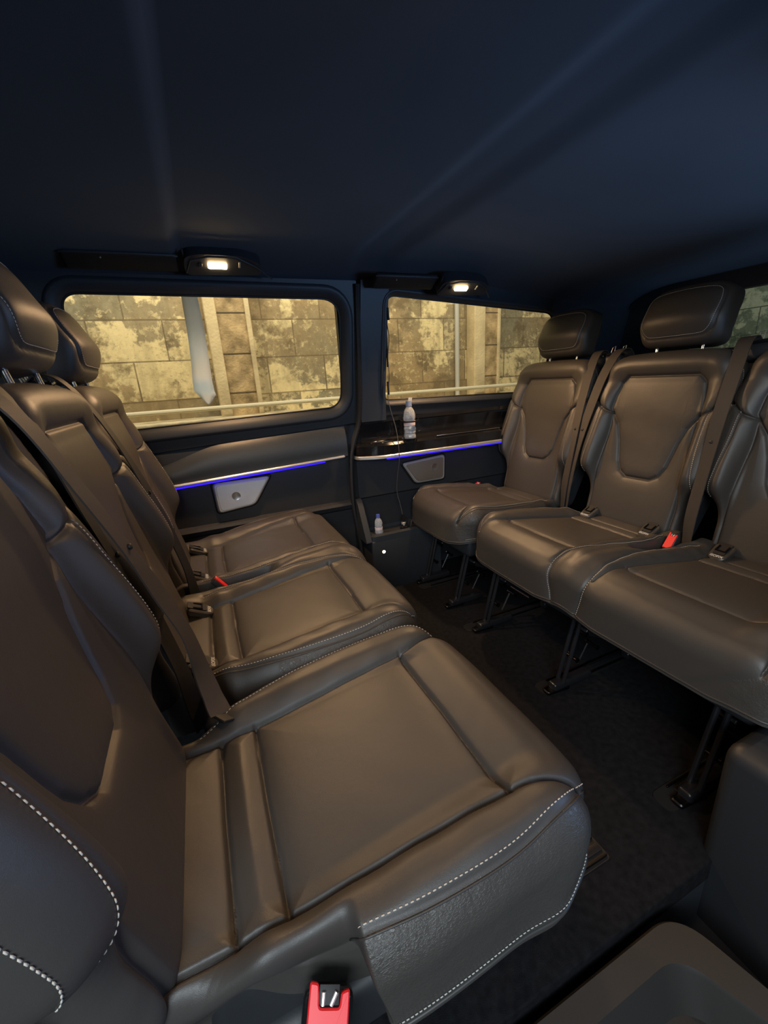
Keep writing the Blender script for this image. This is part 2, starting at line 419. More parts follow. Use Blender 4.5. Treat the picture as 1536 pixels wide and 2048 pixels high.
# floor, carpet with cut-outs for the rails is built as a thick slab
GZ = -0.55
fl = MB()
RAILY = (0.36+.06, .90, 1.30, 1.727)
fl.box((.25, 1.14, -.03), (3.9, 1.65, .06), bev=.004)
fl.build('floor', CARPET, struct=True)

def roof_z(x, y):
    z = 1.505-.085*sstep(np.float64(x), .7, 1.9)
    # transverse ribs pressed in the headliner
    z += .010*(sstep(np.float64(x), .39, .45)-sstep(np.float64(x), .52, .62))
    z -= .016*(1-sstep(np.float64(x), -.235, -.205))
    for e in (1.56, .40):
        d = (y-e) if e > 1 else (e-y)
        if d > 0:
            t = min(d/.28, 1.0); z -= .095*(1-math.sqrt(max(0, 1-t*t)))
    return float(z)
xs = sorted(set(list(np.linspace(-1.3, 2.3, 60))+list(np.linspace(-.26, -.18, 9))+list(np.linspace(.37, .64, 22))))
ys = list(np.linspace(.12, .40, 12))+list(np.linspace(.45, 1.53, 18))+list(np.linspace(1.56, 1.84, 14))
sgrid('ceiling', lambda x, y: (x, y, roof_z(x, y)), xs, ys, HEADLINER)
mb = MB(); mb.box((.5, 1.14, 1.66), (3.8, 2.0, .04)); mb.build('ceiling', PLASTIC, struct=True)   # outer roof skin
# header above the sliding door opening on the near side
mb = MB(); mb.sweep([(.14, 1.415), (.12, 1.38), (.08, 1.375), (.05, 1.40), (.04, 1.45), (.03, 1.66)], [-1.3, 2.3]); mb.build('trim_1', HEADLINER, struct=True)

# inclined plane of the far side windows
def WP(x, w, h=0.0):   # w: height z, h: towards the cabin
    y = 1.93-(w-.93)*.2222; return (x, y-h*.976, w-h*.217)
def window_wall(name, x0, x1, z0, z1, hole, rings, material, corner=None):
    """wall plate with a rounded window opening and a moulded reveal; hole = polygon, rings=(grow, depth)"""
    hp = hole; n = len(hp); cx = sum(p[0] for p in hp)/n; cz = sum(p[1] for p in hp)/n
    V = []; F = []
    # outer rectangle points matched by angle
    outer = []
    for (x, z) in hp:
        dx, dz = x-cx, z-cz; sx = ((x1-cx) if dx > 0 else (x0-cx))/dx if abs(dx) > 1e-9 else 1e9; sz = ((z1-cz) if dz > 0 else (z0-cz))/dz if abs(dz) > 1e-9 else 1e9
        k = min(sx, sz); outer.append((cx+dx*k, cz+dz*k))
    o = ORI(hp); levels = [(outer, rings[0][1])]
    for g, h in rings:
        pl = []
        for i, (x, z) in enumerate(hp):
            t = (Vector(hp[(i+1) % n])-Vector(hp[i-1])).normalized(); nn = Vector((t.y, -t.x))*o; pl.append((x+nn.x*g, z+nn.y*g))
        levels.append((pl, h))
    for pl, h in levels: V += [WP(x, z, h) for x, z in pl]
    for r in range(len(levels)-1):
        for i in range(n): F.append((r*n+i, r*n+(i+1) % n, (r+1)*n+(i+1) % n, (r+1)*n+i))
    return mesh(name, V, F, material, None, True, 50, True)
hole1 = rounded([(-.60, .905), (.384, .928), (.384, 1.372), (-.60, 1.380)], [.07, .075, .085, .06], 8)
hole2 = rounded([(.600, .942), (1.62, .918), (1.58, 1.318), (.600, 1.390)], [.035, .05, .06, .045], 8)
w1 = window_wall('wall_far_door', -1.30, .452, .80, 1.44, hole1, [(.052, .012), (.046, .020), (.036, .022), (.012, .008), (.0, -.012)], TRIM)
w2 = window_wall('wall_far_rear', .50, 2.20, .80, 1.44, hole2, [(.030, .012), (.025, .018), (.018, .018), (.006, .004), (.0, -.012)], TRIM)
for k, hl in enumerate((hole1, hole2)):
    g = mesh('window_%d' % (k+1), [WP(x, z, -.014) for x, z in hl], [tuple(range(len(hl)))], GLASS, None, False, None, True)
    mb = MB(); mb.tube([WP(x, z, -.010) for x, z in hl], .004, 6, closed=True); mb.build('window_seal', RUBBER, g)
mb = MB(); mb.box((.45, 2.00, .39), (3.5, .03, 1.0)); mb.box((.475, 1.985, 1.17), (.13, .03, .62)); mb.build('wall_far', PLASTIC, struct=True)
# lower door panel (x < .40): moulded section
def panel(name, prof, x0, x1, material):
    mb = MB(); mb.sweep(prof, list(np.linspace(x0, x1, 8))); return mb.build(name, material, struct=True, auto=30)
panel('wall_far_door', [(1.945, .80), (1.944, .79), (1.945, .60), (1.945, .47), (1.925, .462), (1.918, .45), (1.925, .43), (1.94, .42), (1.95, .20), (1.95, -.1)], -1.3, .40, PLASTIC)
# armrest bulge on the door, tapering to the left
V = []; F = []; nx = 40; npf = 14
for i in range(nx):
    x = -1.0+1.385*i/(nx-1); u = min(1, max(0, (x+.52)/.35)); u = u*u*(3-2*u); top = .735+.078*u+.028*max(0, min(1, (x+.3)/.7)); bot = .672+.027*max(0, (x+.376)/.746)
    for k in range(npf):
        a = k/(npf-1); z = top+(bot-top)*a; b = .034*math.sin(PI*min(1, a*1.15+.03)*.62)**.7
        V.append((x, 1.944-b, z))
for i in range(nx-1):
    for k in range(npf-1): F.append((i*npf+k, i*npf+k+1, (i+1)*npf+k+1, (i+1)*npf+k))
mesh('trim_2', V, F, ARMREST, None, True, None, True)
# chrome strip and blue light on the door
def strip(name, p0, p1, r, material, sq=1.0):
    mb = MB(); a = Vector(p0); b = Vector(p1); d = (b-a).normalized()
    mb.tube([a-d*.001, a+d*.004, b-d*.004, b+d*.001], [r*.3, r, r, r*.3], 10); return mb.build(name, material)
s1 = strip('chrome_strip', (-.95, 1.908, .645), (.368, 1.908, .699), .0065, CHROME); tag(s1, 'long silver trim strip across the door panel below the larger side window', 'trim')
l1 = strip('ambient_light_strip', (-.95, 1.914, .632), (.27, 1.914, .684), .0035, LED); tag(l1, 'glowing blue light line under the door panel silver strip', 'light')
# pillar between the windows
mb = MB()
mb.sweep([(1.80, 1.44), (1.815, 1.38), (1.87, 1.15), (1.905, .98), (1.915, .85)], [.470, .50, .60])
mb.build('trim_3', TRIM, struct=True)
mb = MB()   # rubber door seal standing along the pillar
mb.tube(catmull([(.452, 1.80, 1.425), (.455, 1.826, 1.33), (.460, 1.87, 1.10), (.462, 1.905, .93), (.452, 1.92, .84), (.420, 1.925, .75), (.402, 1.925, .66), (.395, 1.925, .45), (.415, 1.925, .25), (.43, 1.925, 0)], 6), .013, 8)
mb.build('trim_4', RUBBER, struct=True)
# rear quarter panel
panel('wall_far_rear', [(1.93, .86), (1.925, .842), (1.945, .835), (1.948, .76), (1.93, .742)], .47, 2.2, GLOSS)
panel('wall_far_rear', [(1.925, .672), (1.94, .66), (1.944, .5), (1.94, .47), (1.95, .46), (1.955, .2), (1.955, -.1)], .435, 2.2, PLASTIC)
# gloss shelf with rounded nose
mb = MB(); outl = rounded([(.425, 1.955), (.43, 1.90), (.53, 1.845), (1.262, 1.85), (1.262, 1.955)], [.005, .02, .05, .02, .005], 6)
mb.prism(outl, .690, .748, lambda a, b, h: (a, b, h), bev=.012); mb.build('trim_5', GLOSS, struct=True)
mb = MB(); mb.prism(rounded([(.42, 1.955), (.425, 1.895), (.53, 1.838), (1.262, 1.843), (1.262, 1.955)], [.005, .02, .05, .02, .005], 6), .675, .690, lambda a, b, h: (a, b, h), bev=.004)
o = mb.build('chrome_strip', CHROME); tag(o, 'silver trim edge under the gloss black shelf beside the rear bench', 'trim')
l2 = strip('ambient_light_strip', (.56, 1.846, .671), (1.255, 1.850, .671), .0035, LED); tag(l2, 'glowing blue light line under the gloss black shelf edge', 'light')
o = strip('chrome_accent', (.85, 1.853, .752), (1.25, 1.860, .752), .0025, BRIGHT); tag(o, 'thin bright line along the top of the gloss black shelf', 'trim')
# round cup recess in the shelf
cup = empty('cup_recess', (.545, 1.895, .748)); tag(cup, 'oval gloss black cup recess in the shelf corner next to the door pillar', 'cup holder')
mb = MB(); mb.tube([(.052*math.cos(t), .026*math.sin(t), .001) for t in np.linspace(0, 2*PI, 40)[:-1]], .003, 6, closed=True); mb.build('rim', GLOSS, cup)
mb = MB(); mb.prism([(.05*math.cos(t), .024*math.sin(t)) for t in np.linspace(0, 2*PI, 32)[:-1]], 0, .0015, lambda a, b, h: (a, b, h)); mb.build('well', RUBBER, cup)
mb = MB(); mb.box((.012, .004, .004), (.035, .012, .005), bev=.002); mb.build('catch', BRONZE, cup)

# tray box in front of the wheel arch (floor lamp, cubby)
tray = MB()
tray.box((.63, 1.87, .13), (.40, .15, .30), bev=.012)
tray.build('trim_6', PLASTIC, struct=True)
mb = MB()
R_ = rounded([(.425, 1.95), (.43, 1.795), (.83, 1.795), (.83, 1.95)], [.01, .03, .02, .01], 6); Ri = rounded([(.455, 1.94), (.46, 1.82), (.80, 1.82), (.80, 1.94)], [.01, .03, .02, .01], 6)
V = []; n = len(R_)
for pl, h in ((R_, .270), (R_, .300), (Ri, .303), (Ri, .284)): V += [(a, b, h) for a, b in pl]
F = [(r*n+i, r*n+(i+1) % n, (r+1)*n+(i+1) % n, (r+1)*n+i) for r in range(3) for i in range(n)]
mb.add(V, F)
# left cheek of the cubby
mb.prism(rounded([(1.795, .27), (1.95, .27), (1.95, .475), (1.90, .475)], [.01, .0, .01, .04], 4), .405, .437, lambda a, b, h: (h, a, b), bev=.004)
mb.build('trim_7', TRIM, struct=True)
fl_ = empty('floor_lamp', (.49, 1.795, .215)); tag(fl_, 'small round warm floor lamp glowing on the panel below the storage tray', 'lamp')
AX = Matrix.Rotation(PI/2, 3, 'X')
mb = MB(); mb.lathe([(.011, 0), (.011, .004), (.0085, .006), (.0085, .003)], axis=AX, n=20); mb.build('bezel', PLASTIC, fl_)
mb = MB(); mb.lathe([(.0075, 0), (.0075, .005), (.004, .0075)], axis=AX, n=16); mb.build('lens', FLOORBULB, fl_)

# speakers
def speaker(poly, circ, body, label, y, bright):
    sp = empty('door_speaker', (sum(p[0] for p in poly)/4, y, min(p[1] for p in poly))); ox, oz = sp.location.x, sp.location.z
    fr = lambda a, b, h: (a-ox, -h, b-oz)
    pl = rounded(poly, .022, 6); g = [(ox+(a-ox)*1.09, (b-(oz+.066))*1.12+oz+.066) for a, b in pl]
    mb = MB(); mb.prism(g, -.01, .010, fr, bev=.006); mb.build('surround', RUBBER, sp)
    mb = MB(); mb.prism(pl, .006, .018, fr, bev=.006); mb.build('frame', CHROME, sp)
    cxx = sum(p[0] for p in poly)/4; czz = sum(p[1] for p in poly)/4
    pi_ = [(cxx+(a-cxx)*.90, czz+(b-czz)*.86) for a, b in pl]
    gm = mat('speaker_mesh_bright' if bright else 'speaker_mesh_dark', (.80, .80, .82) if bright else (.42, .37, .31), .38, metal=1, bump=('noise', 2600, .8, .0006))
    mb = MB(); mb.prism(pi_, .012, .0195, fr, bev=.002); mb.build('grille', gm, sp)
    mb = MB(); mb.lathe([(.019, .019), (.0185, .0215), (.015, .0205), (.001, .0195)], (circ[0]-ox, 0, circ[1]-oz), 28, AX); mb.build('tweeter', mat('speaker_disc', (.5, .49, .47), .3, metal=1), sp)
    tag(sp, label, 'speaker', None); return sp
speaker([(-.236, .515), (-.075, .530), (.010, .652), (-.242, .652)], (-.152, .585), None, 'bright silver speaker grille in the door panel below the larger window', 1.942, True)
speaker([(.758, .500), (.935, .500), (.940, .635), (.680, .618)], (.87, .575), None, 'dark bronze speaker grille below the gloss black shelf beside the rear bench', 1.942, False)

# other walls of the van
mb = MB(); mb.box((-1.32, 1.1, .55), (.04, 2.0, 2.3)); mb.build('wall_front', PLASTIC, struct=True)
# tailgate with the rear window
zt0, zt1, yr0, yr1 = 1.085, 1.335, .38, 1.50
mb = MB()
mb.box((2.17, 1.1, .50), (.05, 1.9, 1.17)); mb.box((2.14, 1.1, 1.42), (.05, 1.9, .17)); mb.box((2.155, 1.76, 1.2), (.05, .52, .45)); mb.box((2.155, .28, 1.2), (.05, .2, .45))
mb.build('wall_rear', PLASTIC, struct=True)
g = mesh('window_3', [(2.165, yr0, zt0), (2.165, yr1, zt0), (2.13, yr1, zt1), (2.13, yr0, zt1)], [(0, 1, 2, 3)], GLASS_R, None, False, None, True)
mb = MB(); mb.sweep([(1.955, -.1), (1.97, .9), (1.85, 1.45), (1.80, 1.66)], [1.7, 2.2]); mb.build('wall_far_rear', PLASTIC, struct=True)
# near side: wheel-arch box, rear quarter wall with its side window
mb = MB()
mb.box((1.42, .195, -.05), (1.62, .30, .70), bev=.03); mb.build('trim_8', PLASTIC, struct=True)
mb = MB(); mb.sweep([(.06, -.1), (.06, .94)], [.62, 2.2]); mb.sweep([(.06, 1.37), (.06, 1.66)], [.62, 2.2]); mb.sweep([(.06, .94), (.06, 1.37)], [.62, .66]); mb.sweep([(.06, .94), (.06, 1.37)], [1.62, 2.2]); mb.build('wall_near_rear', PLASTIC, struct=True)
mesh('window_4', [(.66, .06, .94), (1.62, .06, .94), (1.62, .06, 1.37), (.66, .06, 1.37)], [(0, 1, 2, 3)], GLASS, None, False, None, True)
mb = MB(); mb.box((.45, .07, -.20), (3.5, .56, .03)); mb.box((.0, .325, -.12), (3.4, .012, .18)); mb.build('trim_9', PLASTIC, struct=True)

# door sill: moulded step with a recessed tread
mb = MB()
def sill(a, b, h): return (a, b, h)
out = rounded([(-1.25, -.12), (.54, -.12), (.495, .12), (.452, .298), (-1.25, .292)], [.02, .02, .06, .06, .02], 8)
inn = rounded([(-1.15, -.09), (.49, -.09), (.452, .10), (.392, .250), (-1.15, .245)], [.02, .04, .05, .05, .02], 8)
n = len(out); V = []
inn2 = [(x*.97+.0, y*.85+.005) for x, y in inn]
for pl, h in ((out, -.16), (out, -.012), ([(x*.994, y-.006) for x, y in out], -.002), (inn, -.004), ([(x*.992, y-.004) for x, y in inn], -.012), (inn2, -.085)): V += [(a, b, h) for a, b in pl]
F = [(r*n+i, r*n+(i+1) % n, (r+1)*n+(i+1) % n, (r+1)*n+i) for r in range(5) for i in range(n)]+[tuple(5*n+i for i in range(n))]
mb.add(V, F); o = mb.build('door_sill', mat('sill_plastic', (.030, .028, .026), .42, bump=('noise', 900, .3, .0005))); tag(o, 'moulded dark plastic door step with a recessed tread in the bottom right corner', 'step')

# seat rails let into the carpet
def rail(x0, x1, y, label):
    r = empty('seat_rail', (x0, y, 0)); L_ = x1-x0
    mb = MB(); mb.prism(rounded([(-.05, -.028), (L_, -.028), (L_, .028), (-.05, .028)], [.026, .01, .01, .026], 6), -.0, .0025, lambda a, b, h: (a, b, h)); mb.build('cut_out', RUBBER, r)
    mb = MB(); mb.box((L_/2+.005, 0, .0045), (L_-.02, .018, .005), bev=.001); mb.build('centre_strip', BLACKMETAL, r)
    for s_ in (-.02, .02):
        mb = MB(); mb.box((L_/2, s_, .004), (L_-.01, .004, .008), bev=.001); mb.build('edge_lip', mat('dark_steel', (.05, .05, .055), .35, metal=1), r)
    tag(r, label, 'rail', 'rails in the carpet under the seats'); return r
rail(.70, 1.25, 1.727, 'short black seat rail in the carpet under the far single seat')
rail(.69, 1.25, 1.30, 'short black seat rail under the window half of the rear bench')
rail(.70, 1.25, .88, 'short black seat rail in the carpet under the middle of the rear bench')
rail(.68, 1.25, .445, 'short black seat rail under the door end of the rear bench')
rail(.02, .42, .44, 'short black seat rail in the carpet under the nearest single seat')

# ------------------------------------------------------------------ seats
CZ = 0.0
def arc_profile(): pass
def cushion_frame(y0):
    return lambda a, b, h: np.stack([a, b+y0, h], 1)
REC = math.atan2(.149, .66)
def back_frame(y0, h0=0.0):
    ca, sa = math.cos(REC), math.sin(REC)
    def f(a, b, h): return np.stack([-sa*a+ca*(h+h0)+.004, b+y0, .405+ca*a+sa*(h+h0)], 1)
    return f

def mirror(pl): return [(a, -b) for a, b in pl]
SIDE = [(-.06, .150), (.07, .153), (.127, .156), (.30, .164), (.44, .172), (.50, .184), (.545, .203), (.575, .213)]
STX = [(.035, .178), (.10, .206), (.18, .228), (.28, .241), (.39, .245), (.47, .235), (.53, .219), (.566, .207)]
def make_cushion(kind, parent):
    if kind == 'single': cs = [0.0]
    else: cs = [-.2575, .2575]
    W2 = .262+cs[-1]; EX = .06 if kind == 'double' else 0.0; ends = [(-1, cs[0]), (1, cs[-1])]
    # outline
    half = [(-.035, W2-.085), (.03, W2-.075), (.10, W2-.035), (.20, W2-.008), (.32, W2), (.45, W2-.004), (.52, W2-.022), (.562, W2-.060), (.580, W2-.12)]
    pl = half+([(.582, 0)] if kind == 'single' else [(.584, .15), (.582, 0), (.584, -.15)])+mirror(half)[::-1]
    pl = [(a, b+EX*min(1, max(0, b/.45))) for a, b in pl]
    ol = catmull(pl+[(-.040, -W2+.15), (-.042, 0), (-.040, W2-.15)], 6, closed=True)
    OUT = lambda s_, b: s_*(b+(EX if s_ > 0 else 0))
    NB = lambda s_: (.016 if kind == 'single' and s_ < 0 else 0)
    seams = []
    for c in cs:
        for s_ in (-1, 1):
            sd = [(a, c+s_*(b+NB(s_)+(EX*.5*min(1, max(0, (a-.1)/.4)) if s_ > 0 and c > 0 else 0))) for a, b in SIDE]
            inner = kind == 'double' and s_*c < 0
            if inner: sd = [(a, c+s_*b) for a, b in SIDE[:5]]+[(.50, c+s_*.174), (.56, c+s_*.180)]
            seams.append((sd, .007, .0035, True, True))
            if not inner:
                st = [(a, c+OUT(s_, b)) for a, b in (STX if kind == 'double' or s_ > 0 else STX[2:])]
                seams.append((st, .0022, .003, False, True))
            else:  # piped gusset between the two halves
                st = [(.05, c+s_*.200), (.14, c+s_*.216), (.24, c+s_*.222), (.36, c+s_*.214), (.46, c+s_*.198), (.54, c+s_*.190), (.62, c+s_*.190), (.68, c+s_*.194)]
                seams.append((st, .003, .0035, True, True))
        seams.append(([(.44, c-.172-NB(-1)), (.443, c), (.44, c+.172+(EX*.42 if c > 0 else 0))], .007, .0035, True, False))
        seams.append(([(.127, c-.156-NB(-1)), (.125, c), (.127, c+.156)], .0055, .0035, True, False))
        seams.append(([(.065, c-.153-NB(-1)), (.063, c), (.065, c+.153)], .007, .004, True, False))
    def hgt(a, b):
        z = .418+.042*sstep(a, .02, .46)
        z = z-.010*sstep(a, .50, .60)
        bol = np.zeros_like(a)
        for c in cs: bol = np.maximum(bol, 1-sstep(np.abs(b-c), .14, .205)) if False else bol
        d = np.min([np.abs(b-c) for c in cs], axis=0)
        z = z+(.024*sstep(d, .14, .205)-.012*sstep(d, .225, .262))*(1-sstep(a, .44, .56)*.75)
        if kind == 'double':   # narrow well for the buckles between the two places
            z = z-.085*(1-sstep(np.abs(b), .016, .034))*(1-sstep(a, .20, .30))
            z = z+.010*(1-sstep(np.abs(b), .0, .05))*sstep(a, .28, .36)
        return z
    def extra(a, b, e):
        o_ = .010*np.exp(-((a-.5)/.045)**2)      # full front roll
        o_ = o_+.004*np.exp(-((a-.095)/.02)**2)
        d = np.min([np.abs(b-c) for c in cs], axis=0)
        # soft creases of used leather
        cr = .0011*np.sin(70*a+22*b+3*np.sin(14*b))*np.exp(-((d-.19)/.03)**2)+.0007*np.sin(55*b+31*a+2*np.sin(21*a))*np.exp(-((d-.1)/.07)**2)*.4
        if kind == 'single': o_ = o_-.030*sstep(-b, .205, .238)*(1-sstep(a, .180, .200))*sstep(e, -.04, .0)-.018*sstep(-b, .195, .225)*(1-sstep(a, .180, .200))
        return o_+cr
    P = Pad(ol, (.27, 0.0), .045, .085, hgt, seams, cushion_frame(0), puff=.011, sig=.018, extra=extra)
    parts = []
    for c in cs:
        parts.append(('centre_panel', [(.126, c-.156-NB(-1)), (.44, c-.172-NB(-1)), (.44, c+.172), (.126, c+.156)], LEATHER))
        parts.append(('front_roll', [(.44, c-.172-NB(-1)), (.50, c-.184-NB(-1)), (.545, c-.203), (.66, c-.22), (.66, c+.22), (.545, c+.203), (.50, c+.184), (.44, c+.172)] if kind == 'single' else
                      [(.44, c-.172), (.50, c-.18), (.66, c-.19), (.66, c+.19), (.50, c+.18), (.44, c+.172)], LEATHER))
        parts.append(('rear_roll', [(-.2, c-.15), (.065, c-.153), (.065, c+.153), (-.2, c+.15)], LEATHER))
    if kind == 'single' or kind == 'double':
        for s_, c in ends:   # grained side panels below the stitched line
            q = [(a, c+OUT(s_, b+.004)) for a, b in [(.198, .232)]+STX[3:]]+[(.60, c+s_*.215), (.66, c+s_*.30), (.62, c+s_*.45), (.3, c+s_*.5), (.195, c+s_*.5)]
            parts.append(('side_panel', q, LEATHER_G))
    N = 400 if kind == 'single' else 250; M_ = 400 if kind == 'single' else 500
    cu = P.build('seat_cushion', N, M_, (1.0, (.9 if kind == 'single' else 1.75)), LEATHER, parent, parts)
    lines = []; low = []
    th = []
    for s_, c in ends: lines.append([(a, c+OUT(s_, b-.005)) for a, b in (STX if kind == 'double' or s_ > 0 else [(.197, .231)]+STX[3:])])
    if kind == 'double':
        for s_ in (-1, 1): lines.append([(a, s_*(.2575-b+.004)) for a, b in ((.05, .200), (.14, .216), (.24, .222), (.36, .214), (.46, .198), (.54, .190), (.62, .190), (.68, .194))])
    # double line of stitches round the lower edge
    def ring(k, t0, t1, n=60):
        out_ = []
        for t in np.linspace(t0, t1, n):
            r = P.Rt(np.array([t]))[0]-k; out_.append((P.c[0]+r*math.cos(t), P.c[1]+r*math.sin(t)))
        return out_
    t1 = math.atan2(W2+.1, -.09); t0 = .72 if kind == 'single' else 1.05
    P.stitches('stitching', lines+[ring(.020, t0, t1), ring(.020, -t1, -t0)], cu)
    P.piping('piping', [ring(.010, -t1, t1, 160)], cu, r=.0032)
    P.piping('seam_welt', [[(a, c+OUT(s_, b+.004)) for a, b in (STX if kind == 'double' or s_ > 0 else STX[2:])] for s_, c in ends], cu, r=.0016)
    # underside pan
    mb = MB(); mb.box((.27, 0, .30), (.50, 2*W2-.07, .09), bev=.02); mb.build('seat_pan', PLASTIC, parent)
    return P

BPANEL = [(.600, -.135), (.600, .135), (.575, .160), (.525, .172), (.470, .176), (.440, .160), (.410, .138), (.35, .118), (.26, .098), (.225, .080), (.207, .05), (.205, -.05), (.225, -.080), (.26, -.098), (.35, -.118), (.410, -.138), (.440, -.160), (.470, -.176), (.525, -.172), (.575, -.160)]
def make_back(y0, parent, name='backrest'):
    half = [(.0, .190), (.06, .200), (.15, .203), (.185, .215), (.215, .245), (.27, .255), (.38, .262), (.46, .262), (.53, .256), (.61, .240), (.655, .214), (.678, .175), (.684, .10)]
    ol = catmull(half+[(.686, 0)]+mirror(half)[::-1]+[(-.012, -.12), (-.014, 0), (-.012, .12)], 6, closed=True)
    seams = [(BPANEL+[BPANEL[0]], .006, .0045, True, False)]
    for s_ in (-1, 1):
        seams.append(([(.455, s_*.172), (.470, s_*.21), (.50, s_*.245), (.53, s_*.30)], .0055, .004, True, True))     # shoulder seam
        seams.append(([(.452, s_*.170), (.38, s_*.168), (.28, s_*.174), (.15, s_*.180), (.06, s_*.178), (-.06, s_*.176)], .007, .006, True, True))  # bolster seam
        seams.append(([(.480, s_*.210), (.40, s_*.210), (.30, s_*.215), (.20, s_*.223)], .002, .003, False, True))
    def hgt(a, b):
        d = np.abs(b)
        z = (.026+.022*(1-sstep(a, .25, .48)))*sstep(d, .155, .205)*sstep(a, .10, .25)*(1-sstep(a, .47, .62)*.8)
        z = z+.020*(1-sstep(a, .02, .16))*0
        z = z+.016*sstep(a, .57, .64)-.012*np.exp(-((a-.30)/.14)**2)*(1-sstep(d, .08, .2))
        return z
    def extra(a, b, e):
        # head-shaped dent and creases on the panel
        return .0015*np.sin(26*a+9*b)*np.exp(-((a-.40)/.07)**2)*(np.abs(b) < .12)
    P = Pad(ol, (.33, 0.0), .048, .035, hgt, seams, back_frame(y0, .0), puff=.010, sig=.018, extra=extra)
    bolst = [[(.465, s_*.18), (.485, s_*.215), (.52, s_*.26), (.55, s_*.42), (-.2, s_*.42), (-.2, s_*.176), (.06, s_*.178), (.15, s_*.18), (.28, s_*.174), (.38, s_*.168), (.45, s_*.170)] for s_ in (-1, 1)]
    parts = [('side_bolster', bolst[0], LEATHER), ('side_bolster', bolst[1], LEATHER), ('centre_panel', BPANEL, LEATHER)]
    bk = P.build(name, 360, 300, (1.0, .8), LEATHER, parent, parts)
    P.stitches('stitching', [[(.474, s_*.215), (.40, s_*.2145), (.30, s_*.2195), (.195, s_*.2275)] for s_ in (-1, 1)]+
               [[(.50, s_*.262), (.40, s_*.270), (.30, s_*.268), (.20, s_*.262)] for s_ in (-1, 1)]+
               [[(.54, s_*.262), (.63, s_*.250), (.685, s_*.205)] for s_ in (-1, 1)], bk)
    # hard shell behind
    fr = back_frame(y0)
    def pt(a, b, h): return tuple(fr(np.array([a]), np.array([b]), np.array([h]))[0])
    mb = MB(); mb.prism(rounded([(-.01, -.20), (.2, -.235), (.5, -.245), (.63, -.215), (.655, -.14), (.655, .14), (.63, .215), (.5, .245), (.2, .235), (-.01, .20)], .05, 4), -.06, -.115, lambda a, b, h: pt(a, b, h), bev=0)
    mb.build('back_shell', PLASTIC, bk)
    return P
def make_headrest(y0, parent):
    fr = back_frame(y0)
    def pt(a, b, h): return tuple(fr(np.array([a]), np.array([b]), np.array([h]))[0])
    f = back_frame(y0, .008)
    half = [(.716, .06), (.718, .108), (.735, .137), (.79, .148), (.86, .148), (.895, .136), (.915, .10), (.920, .05)]
    ol = catmull(half+mirror(half)[::-1], 6, closed=True)
    inset = [(.734, 0), (.736, .085), (.745, .113), (.77, .130), (.82, .136), (.87, .134), (.894, .120), (.903, .08), (.905, 0)]
    seam = [(a-.004 if a < .8 else a+.004, b) for a, b in inset]
    def hgt(a, b): return .012-.9*(b*b)-2.2*(a-.82)**2+.014*np.exp(-((a-.79)/.04)**2)
    P = Pad(ol, (.822, 0), .030, .045, hgt, [(inset+mirror(inset)[::-1], .003, .003, True, True)], f, puff=.006, sig=.012)
    hr = P.build('headrest', 90, 120, (.65, 1.0), LEATHER, parent)
    P.stitches('stitching', [[(a+(.006 if a < .82 else -.006), b*.955) for a, b in (mirror(inset)[::-1][:-1]+inset)]], hr, step=.006)
    # rounded back half
    mb = MB()
    vs_ = []; fs = []; ring_ = np.array(ol); n = len(ring_)
    for k, (s_, h) in enumerate([(1.0, -.040), (.99, -.080), (.94, -.096), (.84, -.106), (.6, -.112), (.2, -.114)]):
        for a, b in ring_: vs_.append(pt(.822+(a-.822)*s_, b*s_, h))
    for k in range(5):
        for i in range(n): fs.append((k*n+i, k*n+(i+1) % n, (k+1)*n+(i+1) % n, (k+1)*n+i))
    fs.append(tuple(5*n+i for i in range(n)))
    mb.add(vs_, fs); mb.build('headrest_back', LEATHER, hr, auto=None)
    for s_ in (-1, 1):
        mb = MB(); mb.tube([pt(.62, s_*.085, -.05), pt(.70, s_*.085, -.048), pt(.76, s_*.085, -.045)], .006, 12); mb.build('headrest_post', BRIGHT, hr)
        mb = MB(); mb.tube([pt(.655, s_*.085, -.05), pt(.678, s_*.085, -.048)], [.013, .011], 14); mb.build('post_collar', PLASTIC, hr)

def ribbon(path, nrm, w, th=.0015, n=10, fold=0.0):
    """webbing: smooth path with width directions"""
    P = catmull(path, n); Nn = catmull(nrm, n); V = []; F = []
    for i in range(len(P)):
        t = P[min(i+1, len(P)-1)]-P[max(i-1, 0)]; t /= np.linalg.norm(t); wd = Nn[i]-t*(Nn[i]@t); wd /= np.linalg.norm(wd); up = np.cross(t, wd)
        for s_, u in ((-1, 1), (-.5, 1), (0, 1), (.5, 1), (1, 1), (1, -1), (.5, -1), (0, -1), (-.5, -1), (-1, -1)):
            V.append(P[i]+wd*s_*w/2+up*(u*th+fold*(1-s_*s_)))
    for i in range(len(P)-1):
        for k in range(10): F.append((i*10+k, i*10+(k+1) % 10, (i+1)*10+(k+1) % 10, (i+1)*10+k))
    F.append(tuple(range(10))[::-1]); F.append(tuple((len(P)-1)*10+k for k in range(10)))
    return V, F
def BP(t, b, h):  # point on the backrest frame, local to the seat
    ca, sa = math.cos(REC), math.sin(REC); return (-sa*t+ca*h+.004, b, .405+ca*t+sa*h)
